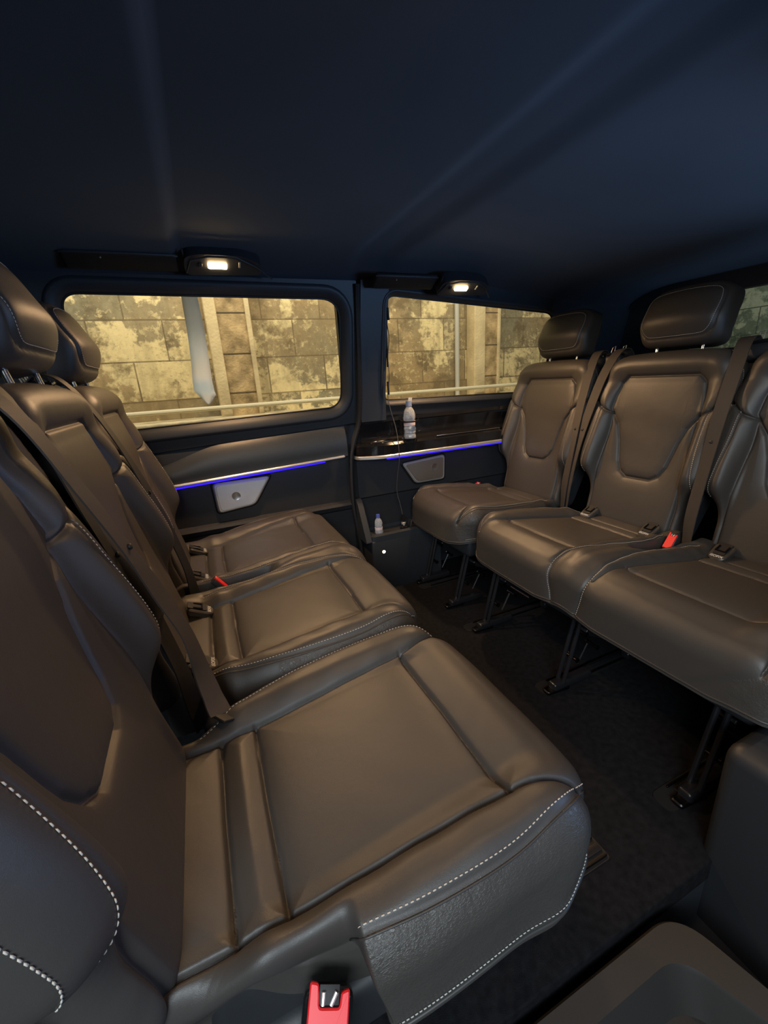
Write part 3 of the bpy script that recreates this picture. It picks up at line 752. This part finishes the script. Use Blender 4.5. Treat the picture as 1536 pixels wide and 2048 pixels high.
def belt(parent, y, side, material, dy=0.0, h=.035, lean=.02, label=None):
    """side +1/-1: shoulder it leaves from; runs down beside the backrest into the gap"""
    pth = [BP(.705, y-side*.03+dy, -.085), BP(.725, y-side*.03+dy, -.050), BP(.70, y-side*.025+dy, -.01), BP(.60, y-side*.012+dy, .022), BP(.45, y+dy, h), BP(.28, y+side*lean+dy, h+.005), BP(.12, y+side*lean*1.3+dy, h), BP(.02, y+side*lean*1.4+dy, h*.6), BP(-.05, y+side*lean*1.4+dy, .01)]
    nr = [(0, 1, .05)]*4+[(.10, 1, 0)]+[(.30, .95, 0)]*2+[(.5, .85, 0)]*2
    V, F = ribbon(pth, nr, .046)
    b = mesh('seat_belt', V, F, material, parent, True, 50)
    mb = MB(); q = Vector(BP(.37, y+side*lean*.5+dy, h+.006)); mb.lathe([(.0055, 0), (.0055, .002), (.003, .0035)], q, 14, Matrix.Rotation(PI/2-REC, 3, 'Y')); mb.build('belt_stop_button', RUBBER, b)
    return b
def belt_guide(parent, y, wide):
    mb = MB()
    r_ = Matrix.Rotation(-REC, 3, 'Y')
    mb.box(BP(.675, y, -.065), (.07, wide, .055), r_, bev=.016); g = mb.build('belt_outlet', PLASTIC, parent)
    mb = MB(); c0 = Vector(BP(.708, y, -.058))
    mb.tube([c0+Vector((math.cos(t)*.024, math.sin(t)*wide*.42, .004*math.sin(2*t))) for t in np.linspace(0, 2*PI, 24)[:-1]], .0055, 8, closed=True); mb.build('outlet_rim', GLOSS, g)
    for s_ in (-1, 1):
        mb = MB(); c1 = Vector(BP(.715, y+s_*wide*.22, -.085)); mb.tube([c1+Vector((0, -.008, 0)), c1+Vector((-.01, -.006, .03)), c1+Vector((-.012, .006, .034)), c1+Vector((0, .010, .004))], .0018, 6)
        mb.build('wire_loop', CHROME, g)
def anchor(parent, y):
    """child seat anchor cover with its print, tucked under the backrest"""
    rt = Matrix.Rotation(math.radians(28), 3, 'Y'); c = Vector((.046, y, .437))
    def fr(a, b, h): return tuple(c+rt @ Vector((a, b, h)))
    pl = rounded([(-.04, -.030), (.018, -.026), (.030, -.012), (.030, .012), (.018, .026), (-.04, .030)], .012, 4)
    mb = MB(); mb.prism(pl, -.012, .004, fr, bev=.003); a = mb.build('child_seat_anchor', mat('anchor_plastic', (.05, .045, .04), .35), parent)
    mb = MB(); mb.prism(rounded([(-.045, -.018), (.008, -.016), (.008, .016), (-.045, .018)], .004, 3), .002, .0065, fr); mb.build('anchor_slot', RUBBER, a)
    mb = MB(); mb.tube([fr(-.03, -.014, .007), fr(-.006, -.014, .009), fr(-.006, .014, .009), fr(-.03, .014, .007)], .0028, 8); mb.build('anchor_bar', mat('dark_steel', (.05, .05, .055), .35, metal=1), a)
    cu_ = bpy.data.curves.new('anchor_print', 'FONT'); cu_.body = 'ISOFIX'; cu_.size = .0125; cu_.extrude = .0002; cu_.align_x = 'CENTER'; cu_.align_y = 'CENTER'
    t = bpy.data.objects.new('anchor_print', cu_); COL.objects.link(t); t.parent = a
    rm = rt.to_4x4() @ Matrix.Rotation(PI/2, 4, 'Z'); rm.translation = Vector(fr(.0165, 0, .0048)); t.matrix_local = rm
    dg = bpy.context.evaluated_depsgraph_get(); me = bpy.data.meshes.new_from_object(t.evaluated_get(dg)); COL.objects.unlink(t); bpy.data.objects.remove(t)
    o = link('anchor_print', me, None, a, False); me.materials.clear(); me.materials.append(WHITE); o.matrix_local = rm
def buckle(parent, loc, rot, scale=1.0, name='belt_buckle'):
    R3 = rot; c = Vector(loc)
    def P3(v): return c+R3 @ (Vector(v)*scale)
    mb = MB(); mb.box(c, (.024*scale, .042*scale, .075*scale), R3, bev=.006*scale)
    b = mb.build(name, GLOSS if scale > 1 else PLASTIC, parent)
    # red button with a notch for the tongue, facing local +x, top at +z
    mb = MB(); pl = rounded([(-.017, -.030), (.017, -.030), (.017, .038), (.010, .036), (.009, .027), (-.008, .027), (-.0095, .041), (-.017, .042)], .0022, 3)
    mb.prism(pl, .0105, .0155, lambda a, bb, h: tuple(P3((h, a, bb))), bev=.0012); mb.build('red_button', RED, b)
    mb = MB(); mb.box(P3((.0118, 0, .034)), (.0012*scale, .017*scale, .012*scale), R3, bev=.0003); mb.build('tongue_slot', RUBBER, b)
    mb = MB(); mb.tube([P3((.0125, -.005, .028)), P3((.0135, -.005, .036))], .0018*scale, 8); mb.build('contact_pin', CHROME, b); mb = MB(); mb.tube([P3((.0125, .002, .028)), P3((.0135, .006, .036))], .0018*scale, 8); mb.build('contact_pin', CHROME, b)
    mb = MB(); mb.tube([P3((0, 0, -.03)), P3((-.004, 0, -.07)), P3((-.01, 0, -.12))], [.010*scale, .008*scale, .009*scale], 10); mb.build('buckle_stalk', RUBBER, b)
    return b
def leg_set(parent, y):
    lg = MB()
    lg.box((.50, y, .022), (.17, .034, .030), bev=.008)
    l2_ = MB(); l2_.box((.16, y, .022), (.15, .034, .030), bev=.008); l2_ = l2_.build('rear_foot', BLACKMETAL, parent)
    L_ = lg.build('seat_foot', BLACKMETAL, parent)
    mb = MB(); mb.prism(rounded([(.52, -.022), (.61, -.014), (.61, .014), (.52, .022)], .008, 4), .006, .016, lambda a, b, h: (a, b+y, h), bev=.003); mb.build('foot_latch', mat('dark_steel', (.05, .05, .055), .35, metal=1), L_)
    for s_ in (-.012, .012):
        mb = MB(); mb.tube([(.545, y+s_, .03), (.49, y+s_, .25)], .007, 10); mb.build('front_strut', BLACKMETAL, L_)
    mb = MB(); mb.box((.36, y, .15), (.020, .04, .24), Matrix.Rotation(math.radians(62), 3, 'Y'), bev=.004); mb.build('diagonal_plate', BLACKMETAL, L_)
    mb = MB(); mb.tube([(.44, y-.026, .045), (.40, y-.024, .12)], .0038, 10); mb.build('tension_rod', BRIGHT, L_)
    for q in ((.47, .20), (.41, .13), (.50, .11)):
        mb = MB(); mb.lathe([(.009, -.024), (.009, -.022), (.006, -.020), (.006, .020), (.009, .022), (.009, .024)], (q[0], y, q[1]), 12, AX); mb.build('pivot_bolt', mat('dark_steel', (.05, .05, .055), .35, metal=1), L_)
    mb = MB(); mb.tube([(.16, y, .03), (.12, y, .26)], .012, 10); mb.build('rear_strut', BLACKMETAL, l2_)

def make_seat(kind, loc, rz, label, group):
    root = empty('single_seat' if kind == 'single' else 'double_seat_bench', loc, rz)
    tag(root, label, 'seat', group)
    make_cushion(kind, root)
    cs = [0.0] if kind == 'single' else [-.2575, .2575]
    for c in cs:
        make_back(c, root); make_headrest(c, root)
        (anchor(root, c-.135), anchor(root, c+.135)) if kind == 'double' else None
    for y in ([-.11, .17] if kind == 'single' else [-.43, -.02, .41]): leg_set(root, y)
    if kind == 'double':
        mb = MB(); mb.tube([(.527, -.30, .255), (.527, -.20, .255)], .005, 10); mb.build('release_bar', BRIGHT, root)
    return root

# seats face +x in local space; the right-hand row is turned round
XL, XR = -.376, 1.267
seatL1 = make_seat('single', (XL, .530, 0), 0, 'single black leather seat nearest the camera, large in the lower left, facing right', 'single seats')
benchL = make_seat('double', (XL, 1.326, 0), 0, 'double black leather bench of the left row, beside the door with the larger window', 'double benches')
seatR3 = copy_tree(seatL1); seatR3.location = (XR, 1.655, 0); seatR3.rotation_euler = (0, 0, PI); seatR3['label'] = 'single black leather seat of the right row, under the smaller side window'
benchR = copy_tree(benchL); benchR.location = (XR, .835, 0); benchR.rotation_euler = (0, 0, PI); benchR['label'] = 'double black leather bench of the right row, running to the right edge of the photo'
for _h in [k for k in COL.objects if k.parent == benchL and k.name.startswith('headrest')]:
    near = sum(v.co.y for v in _h.data.vertices) < 0
    _h.location = (.030, 0, .010) if near else (.020, 0, .0)
# belts, outlets and buckles differ per seat
belt_guide(seatL1, .275, .09)
NB_BELT = [BP(.705, .19, -.085), BP(.735, .185, -.05), BP(.71, .175, .0), BP(.63, .178, .048), BP(.50, .215, .060), BP(.39, .250, .064), BP(.28, .272, .068), BP(.18, .272, .075), BP(.10, .255, .070), (.062, .225, .475), (.072, .195, .452)]
V, F = ribbon(NB_BELT, [(0, 1, .05)]*4+[(.08, 1, -.12)]*2+[(.25, .95, -.1)]*2+[(.45, .9, 0)]*3, .048)
_b = mesh('seat_belt', V, F, BELT, seatL1, True, 50)
mb = MB(); mb.lathe([(.0055, 0), (.0055, .003), (.003, .005)], BP(.385, .258, .067), 14, Matrix.Rotation(PI/2-REC, 3, 'Y')); mb.build('belt_stop_button', RUBBER, _b)
mb = MB(); mb.box((.073, .192, .450), (.030, .050, .006), Matrix.Rotation(.6, 3, 'Z') @ Matrix.Rotation(.5, 3, 'Y'), bev=.002); mb.build('belt_end_fold', RUBBER, _b)
belt(benchL, -.262+(-.2575), -1, BELT_B, .015, .030, -.004)
belt_guide(benchL, 0, .10)
belt(benchL, .0, 1, BELT_B, 0, .040, .004)
belt_guide(seatR3, .27, .12)
belt(seatR3, .250, 1, BELT, 0, .040, .012)
belt(benchR, -.5175, -1, BELT, .0, .040, .012)
belt_guide(benchR, 0, .10)
belt(benchR, 0, 1, BELT, 0, .050, .006)
RB = Matrix.Rotation(math.radians(-35), 3, 'Y')
_X = Vector((-.05, -.62, .78)).normalized(); _Y = Vector((.914, -.40, -.12)); _Y = (_Y-_X*_Y.dot(_X)).normalized(); _Z = _X.cross(_Y)
buckle(seatL1, (.136, -.262, .366), Matrix((_X, _Y, _Z)).transposed(), 1.30)
buckle(benchL, (.10, .0, .445), Matrix.Rotation(math.radians(-35), 3, 'Y'), .8)
buckle(benchL, (.10, .51, .40), Matrix.Rotation(math.radians(-35), 3, 'Y'), .8)
buckle(seatR3, (.16, -.225, .435), Matrix.Rotation(math.radians(-60), 3, 'Y'), .8)
buckle(benchR, (.10, .0, .445), Matrix.Rotation(math.radians(-35), 3, 'Y'), .8)

# ------------------------------------------------------------------ roof lamps
def roof_lamp(x, y, z, label, power, L_=.30, console=True):
    r = empty('reading_lamp', (x, y, z)); tag(r, label, 'lamp', 'roof reading lamps')
    tilt = Matrix.Rotation(math.radians(-28 if y > 1 else 28), 3, 'X'); fr = lambda a, b, h: tuple(tilt @ Vector((a, b, h)))
    mb = MB(); mb.prism(rounded([(-.105, -.04), (-.06, -.055), (.08, -.055), (.15, -.02), (.15, .03), (-.105, .04)], .03, 6), .02, -.022, fr, bev=0); mb.build('housing', PLASTIC, r)
    mb = MB(); mb.tube([fr(-.105+.02*math.sin(k/8*PI)*0+k*.0, -.05+k*.0, 0) for k in range(1)]+[fr(-.10, .03, -.022), fr(-.085, -.03, -.025), fr(-.03, -.052, -.026), fr(.06, -.052, -.026), fr(.13, -.01, -.024), fr(.19, .05, -.018)], .003, 6); mb.build('housing_rim', TRIM, r)
    mb = MB(); mb.box(fr(0, -.01, -.024), (.062, .022, .010), tilt, bev=.004); mb.build('lens', BULB, r)
    mb = MB(); mb.box(fr(-.055, -.012, -.024), (.014, .014, .008), tilt, bev=.003); mb.build('switch', TRIM, r)
    mb = MB(); mb.box(fr(.072, -.02, -.026), (.006, .024, .004), tilt, bev=.0015); mb.build('catch', CHROME, r)
    l = bpy.data.lights.new('reading_lamp_light', 'SPOT'); l.energy = power; l.color = (1.0, .60, .30); l.spot_size = math.radians(150); l.spot_blend = .9; l.shadow_soft_size = .025
    lo = bpy.data.objects.new('reading_lamp_light', l); COL.objects.link(lo); lo.location = (x, y+(-.02 if y > 1 else .02), z-.05); aim(lo, (x, y+(-.35 if y > 1 else .25), .3))
    return r
roof_lamp(-.093, 1.72, 1.463, 'glowing warm reading lamp in the roof above the larger side window', 30)
roof_lamp(.896, 1.72, 1.412, 'glowing warm reading lamp in the roof above the smaller side window', 34)
roof_lamp(.02, .34, 1.462, 'glowing warm reading lamp in the roof above the open door', 8)
roof_lamp(.896, .30, 1.40, 'glowing warm reading lamp in the roof above the near rear seats', 2)
def overhead(x0, x1, y, z, label):
    r = empty('roof_handle', ((x0+x1)/2, y, z)); L_ = (x1-x0)/2
    tilt = Matrix.Rotation(math.radians(-30), 3, 'X')
    mb = MB(); mb.box((0, 0, 0), (2*L_, .075, .022), tilt, bev=.010); mb.build('handle_panel', GLOSS if False else RUBBER, r)
    mb = MB(); mb.tube([tilt @ Vector(p) for p in ((-L_, -.03, -.006), (-L_*.9, -.038, -.010), (L_*.9, -.038, -.010), (L_, -.03, -.006))], .004, 8); mb.build('handle_edge', TRIM, r)
    mb = MB(); mb.lathe([(.003, -.002), (.003, .002), (.001, .003)], tilt @ Vector((-L_*.35, -.02, -.012)), 10, Matrix.Rotation(PI, 3, 'X')); mb.build('screw_cap', BRIGHT, r)
    tag(r, label, 'handle')
overhead(-.545, -.215, 1.735, 1.462, 'long flat black roof panel left of the lamp over the larger window')
overhead(.500, .785, 1.735, 1.425, 'long flat black roof panel left of the lamp over the smaller window')

# ------------------------------------------------------------------ loose things
def bottle(loc, cap_mat, label, h=.185, full=True):
    b = empty('water_bottle', loc); s = h/.185
    prof = [(.004, .004), (.020, 0), (.028, .003), (.030, .012), (.029, .022), (.0275, .027), (.0295, .034), (.0280, .040), (.0300, .048), (.0300, .056), (.0275, .064), (.0275, .092), (.0298, .099), (.0300, .112), (.0285, .124), (.0235, .140), (.0165, .152), (.0125, .158), (.0125, .166)]
    mb = MB(); n = 36; prof = catmull(prof, 3); vs_ = []; fs = []
    for r, z in prof:
        for k in range(n):
            t = 2*PI*k/n; rr = r*(1+.035*math.sin(5*t+z*80)*(1 if .02 < z < .15 else 0)); vs_.append((rr*s*math.cos(t), rr*s*math.sin(t), z*s))
    for i in range(len(prof)-1):
        for k in range(n): fs.append((i*n+k, i*n+(k+1) % n, (i+1)*n+(k+1) % n, (i+1)*n+k))
    fs.append(tuple(range(n))[::-1]); fs.append(tuple((len(prof)-1)*n+k for k in range(n)))
    mb.add(vs_, fs); mb.build('bottle_body', PET, b, auto=None)
    mb = MB(); mb.lathe([(.0150*s, .160*s), (.0150*s, .163*s), (.0145*s, .164*s), (.0148*s, .180*s), (.0135*s, .184*s), (.001, .1845*s)], n=24); mb.build('bottle_cap', cap_mat, b)
    mb = MB(); mb.lathe([(.0280*s, .068*s), (.0284*s, .070*s), (.0284*s, .088*s), (.0280*s, .090*s)], n=30); mb.build('bottle_label', mat('bottle_label', (.72, .60, .62), .5), b)
    tag(b, label, 'bottle'); return b
bottle((.700, 1.862, .750), mat('pale_blue_cap', (.16, .22, .38), .4), 'clear plastic water bottle standing in the wire holder on the shelf', .185)
b2 = bottle((.500, 1.865, .262), PET_BLUE, 'small clear water bottle with a blue cap standing in the storage tray', .13)
# wire ring holder
h = empty('bottle_holder', (.700, 1.862, .750)); tag(h, 'black ring bottle holder clipped to the panel around the upright bottle', 'holder')
mb = MB(); mb.tube([(.040*math.cos(t), .040*math.sin(t), .088) for t in np.linspace(0, 2*PI, 32)[:-1]], .0035, 8, closed=True)
mb.build('holder_ring', GLOSS, h)
mb = MB(); mb.tube([(-.034, -.02, .090), (-.052, 0, .098), (-.045, .03, .100)], .002, 8); mb.build('holder_arm', GLOSS, h); mb = MB(); mb.tube([(.034, -.02, .090), (.052, 0, .098), (.045, .03, .100)], .002, 8); mb.build('holder_arm', GLOSS, h)
mb = MB(); mb.tube([(-.038, .01, .088), (-.036, .03, .04), (-.03, .02, .002)], .0025, 8); mb.build('holder_arm', GLOSS, h); mb = MB(); mb.tube([(.038, .01, .088), (.036, .03, .04), (.03, .02, .002)], .0025, 8); mb.build('holder_arm', GLOSS, h)
mb = MB(); mb.tube([(.036*math.cos(t), .030*math.sin(t), .004) for t in np.linspace(0, 2*PI, 32)[:-1]], .003, 8, closed=True); mb.build('holder_base', GLOSS, h)
# paper tissue behind the bottle
mb = MB(); V, F = ribbon([(.716, 1.895, .90), (.722, 1.893, .925), (.724, 1.890, .948)], [(1, 0, 0)]*3, .020); o = mesh('paper_slip', V, F, mat('paper', (.6, .6, .55), .8), None, True, 40)
tag(o, 'small pale paper slip standing behind the cap of the upright bottle', 'paper')
# charging cable
cable = empty('charging_cable', (.60, 1.83, 1.33)); ox, oy, oz = cable.location
pt_ = [(.602, 1.828, 1.335), (.596, 1.838, 1.29), (.606, 1.846, 1.22), (.603, 1.862, 1.14), (.610, 1.876, 1.05), (.605, 1.892, .97), (.612, 1.885, .90), (.622, 1.86, .82), (.620, 1.835, .755), (.6205, 1.832, .66), (.613, 1.85, .57), (.612, 1.86, .49), (.625, 1.855, .42), (.632, 1.85, .365)]
mb = MB(); mb.tube([(p[0]-ox, p[1]-oy, p[2]-oz) for p in catmull(pt_, 8)], .0019, 8); mb.build('cord', mat('cable_grey', (.06, .06, .065), .45), cable, auto=None)
for (x, y, z, l_, r_) in ((.598, 1.826, 1.315, .05, .005), (.600, 1.858, 1.17, .15, .0042), (.605, 1.884, 1.00, .06, .0048)): 
    mb = MB(); mb.tube([(x-ox, y-oy, z-oz+l_/2), (x-ox+.004, y-oy+l_*.1, z-oz-l_/2)], r_, 10); mb.build('cord_clip', RUBBER, cable)
mb = MB(); mb.tube([(.6325-ox, 1.85-oy, .372-oz), (.634-ox, 1.848-oy, .335-oz)], [.006, .010], 12); mb.build('plug', GLOSS, cable)
mb = MB(); mb.lathe([(.011, -.004), (.012, 0), (.012, .006), (.009, .008)], (.634-ox, 1.848-oy, .322-oz), 18); mb.build('plug_ring', CHROME, cable)
tag(cable, 'thin black charging cable hanging from the pillar down to the tray', 'cable')
so = empty('power_socket', (.636, 1.848, .284)); tag(so, 'round black power socket in the storage tray with the cable plugged in', 'socket')
mb = MB(); mb.lathe([(.022, 0), (.022, .022), (.018, .026), (.016, .020)], n=24); mb.build('socket_body', GLOSS, so)
mb = MB(); mb.box((.040, .01, .030), (.006, .040, .042), Matrix.Rotation(.3, 3, 'Y'), bev=.002); mb.build('socket_flap', PLASTIC, so)

# ------------------------------------------------------------------ outside
def uvwall(name, x0, x1, y, z0, z1, material, axis='x', thick=.1, label=None, cat='wall', group=None):
    V = []; hx = [(x0, y), (x1, y), (x1, y+thick), (x0, y+thick)]
    if axis == 'y': hx = [(y, x1), (y, x0), (y+thick, x0), (y+thick, x1)]
    V = [(a, b, z0) for a, b in hx]+[(a, b, z1) for a, b in hx]
    F = [(0, 1, 5, 4), (1, 2, 6, 5), (2, 3, 7, 6), (3, 0, 4, 7), (4, 5, 6, 7), (3, 2, 1, 0)]
    me = bpy.data.meshes.new(name); me.from_pydata(V, [], F); uv = me.uv_layers.new(name='UVMap')
    for p in me.polygons:
        for li in p.loop_indices:
            co = me.vertices[me.loops[li].vertex_index].co; nrm = p.normal
            u = co.x if abs(nrm.y) > .5 else co.y
            if abs(nrm.z) > .5: u, w = co.x, co.y
            else: w = co.z
            uv.data[li].uv = (u, w)
    o = link(name, me, material, None, False)
    if label: tag(o, label, cat, group)
    return o
uvwall('block_wall', -5, 9, 4.0, GZ, 4.0, WALLX, label='old stone block wall with peeling cream paint outside the side windows')
PIL = mat('stained_pilaster', (.40, .29, .15), .9, spec=.1, bump=('noise', 60, .5, .01), var=(9, .55)); PILE = mat('pale_pilaster_edge', (.62, .50, .29), .9, spec=.1, bump=('noise', 50, .4, .01), var=(5, .2))
def pilaster(x0, x1, edges, label):
    p = empty('concrete_pilaster', (x0, 3.86, GZ)); w = x1-x0
    mb = MB(); mb.box((w/2, .07, 2.27), (w, .14, 4.54), bev=.006)
    mb.build('shaft', PIL, p)
    for e0, e1 in edges: mb = MB(); mb.box(((e0+e1)/2, .058, 2.27), (e1-e0, .15, 4.53), bev=.008); mb.build('edge_strip', PILE, p)
    for z in np.arange(.32, 4.4, .31): mb = MB(); mb.box((w/2, -.001, float(z)), (w*.96, .006, .008)); mb.build('joint', mat('joint_grime', (.12, .09, .05), .9), p)
    tag(p, label, 'pillar')
pilaster(-.055, .285, [(-.005, .085), (.305, .345)], 'broad stained concrete pilaster on the block wall seen through the larger window')
pilaster(2.50, 2.82, [(-.005, .13), (.29, .325)], 'pale concrete pilaster on the block wall seen through the smaller window')
mb = MB(); mb.tube([(2.36, 3.965, GZ), (2.36, 3.965, 4)], .024, 12); o = mb.build('drain_pipe', mat('grey_pipe', (.45, .44, .38), .6)); tag(o, 'pale vertical pipe on the block wall beside the pilaster in the smaller window', 'pipe')
mb = MB(); mb.box((2, 3.80, .80), (14, .40, .05), bev=.01); mb.box((2, 3.86, .1), (14, .28, 1.35)); o = mb.build('wall_ledge', CONCRETE); tag(o, 'low pale concrete ledge along the foot of the block wall', 'ledge')
mb = MB(); mb.tube([(-5, 3.78, .90), (9, 3.78, .90)], .018, 10); o = mb.build('wall_pipe', mat('pale_pipe', (.6, .55, .4), .6)); tag(o, 'thin horizontal pipe running just above the ledge outside', 'pipe')
uvwall('green_wall', -3, 4.0, 6.2, GZ, 4.0, WALLG, axis='y', label='greenish grey block wall seen through the rear window')
mb = MB(); mb.box((3, 2, GZ-.05), (20, 14, .1)); o = mb.build('ground', ASPHALT, struct=True)
# sky reflection in the larger window, shaped as a translucent white strip outside it
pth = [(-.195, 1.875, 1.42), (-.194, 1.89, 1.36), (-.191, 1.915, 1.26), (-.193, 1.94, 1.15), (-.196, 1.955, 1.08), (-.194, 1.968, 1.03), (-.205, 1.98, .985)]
Vv, Ff = [], []
stripm = mat('white_reflection_strip', (.88, .92, .98), .5, spec=.4, bump=('noise', 30, .6, .01))
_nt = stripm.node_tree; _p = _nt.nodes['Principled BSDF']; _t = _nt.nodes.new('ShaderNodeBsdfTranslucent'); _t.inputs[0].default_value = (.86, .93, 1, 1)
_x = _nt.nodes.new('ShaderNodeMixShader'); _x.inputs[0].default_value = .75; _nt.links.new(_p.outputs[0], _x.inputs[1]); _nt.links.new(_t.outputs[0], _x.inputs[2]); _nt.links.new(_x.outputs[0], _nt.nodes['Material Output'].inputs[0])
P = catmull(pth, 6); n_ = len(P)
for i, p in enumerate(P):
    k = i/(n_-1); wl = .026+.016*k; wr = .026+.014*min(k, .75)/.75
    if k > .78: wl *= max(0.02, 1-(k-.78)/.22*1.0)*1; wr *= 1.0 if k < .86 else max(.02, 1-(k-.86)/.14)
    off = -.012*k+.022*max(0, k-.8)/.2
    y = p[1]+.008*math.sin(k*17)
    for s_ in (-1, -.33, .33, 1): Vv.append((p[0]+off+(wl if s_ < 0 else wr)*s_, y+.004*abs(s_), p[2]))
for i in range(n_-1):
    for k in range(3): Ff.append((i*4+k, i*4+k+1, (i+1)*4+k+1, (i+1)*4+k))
o = mesh('reflection_strip', Vv, Ff, stripm, None, True); so_ = o.modifiers.new('thickness', 'SOLIDIFY'); so_.thickness = .0012
tag(o, 'pale sky reflection in the larger side window, shaped as a white strip outside the glass', 'strip')
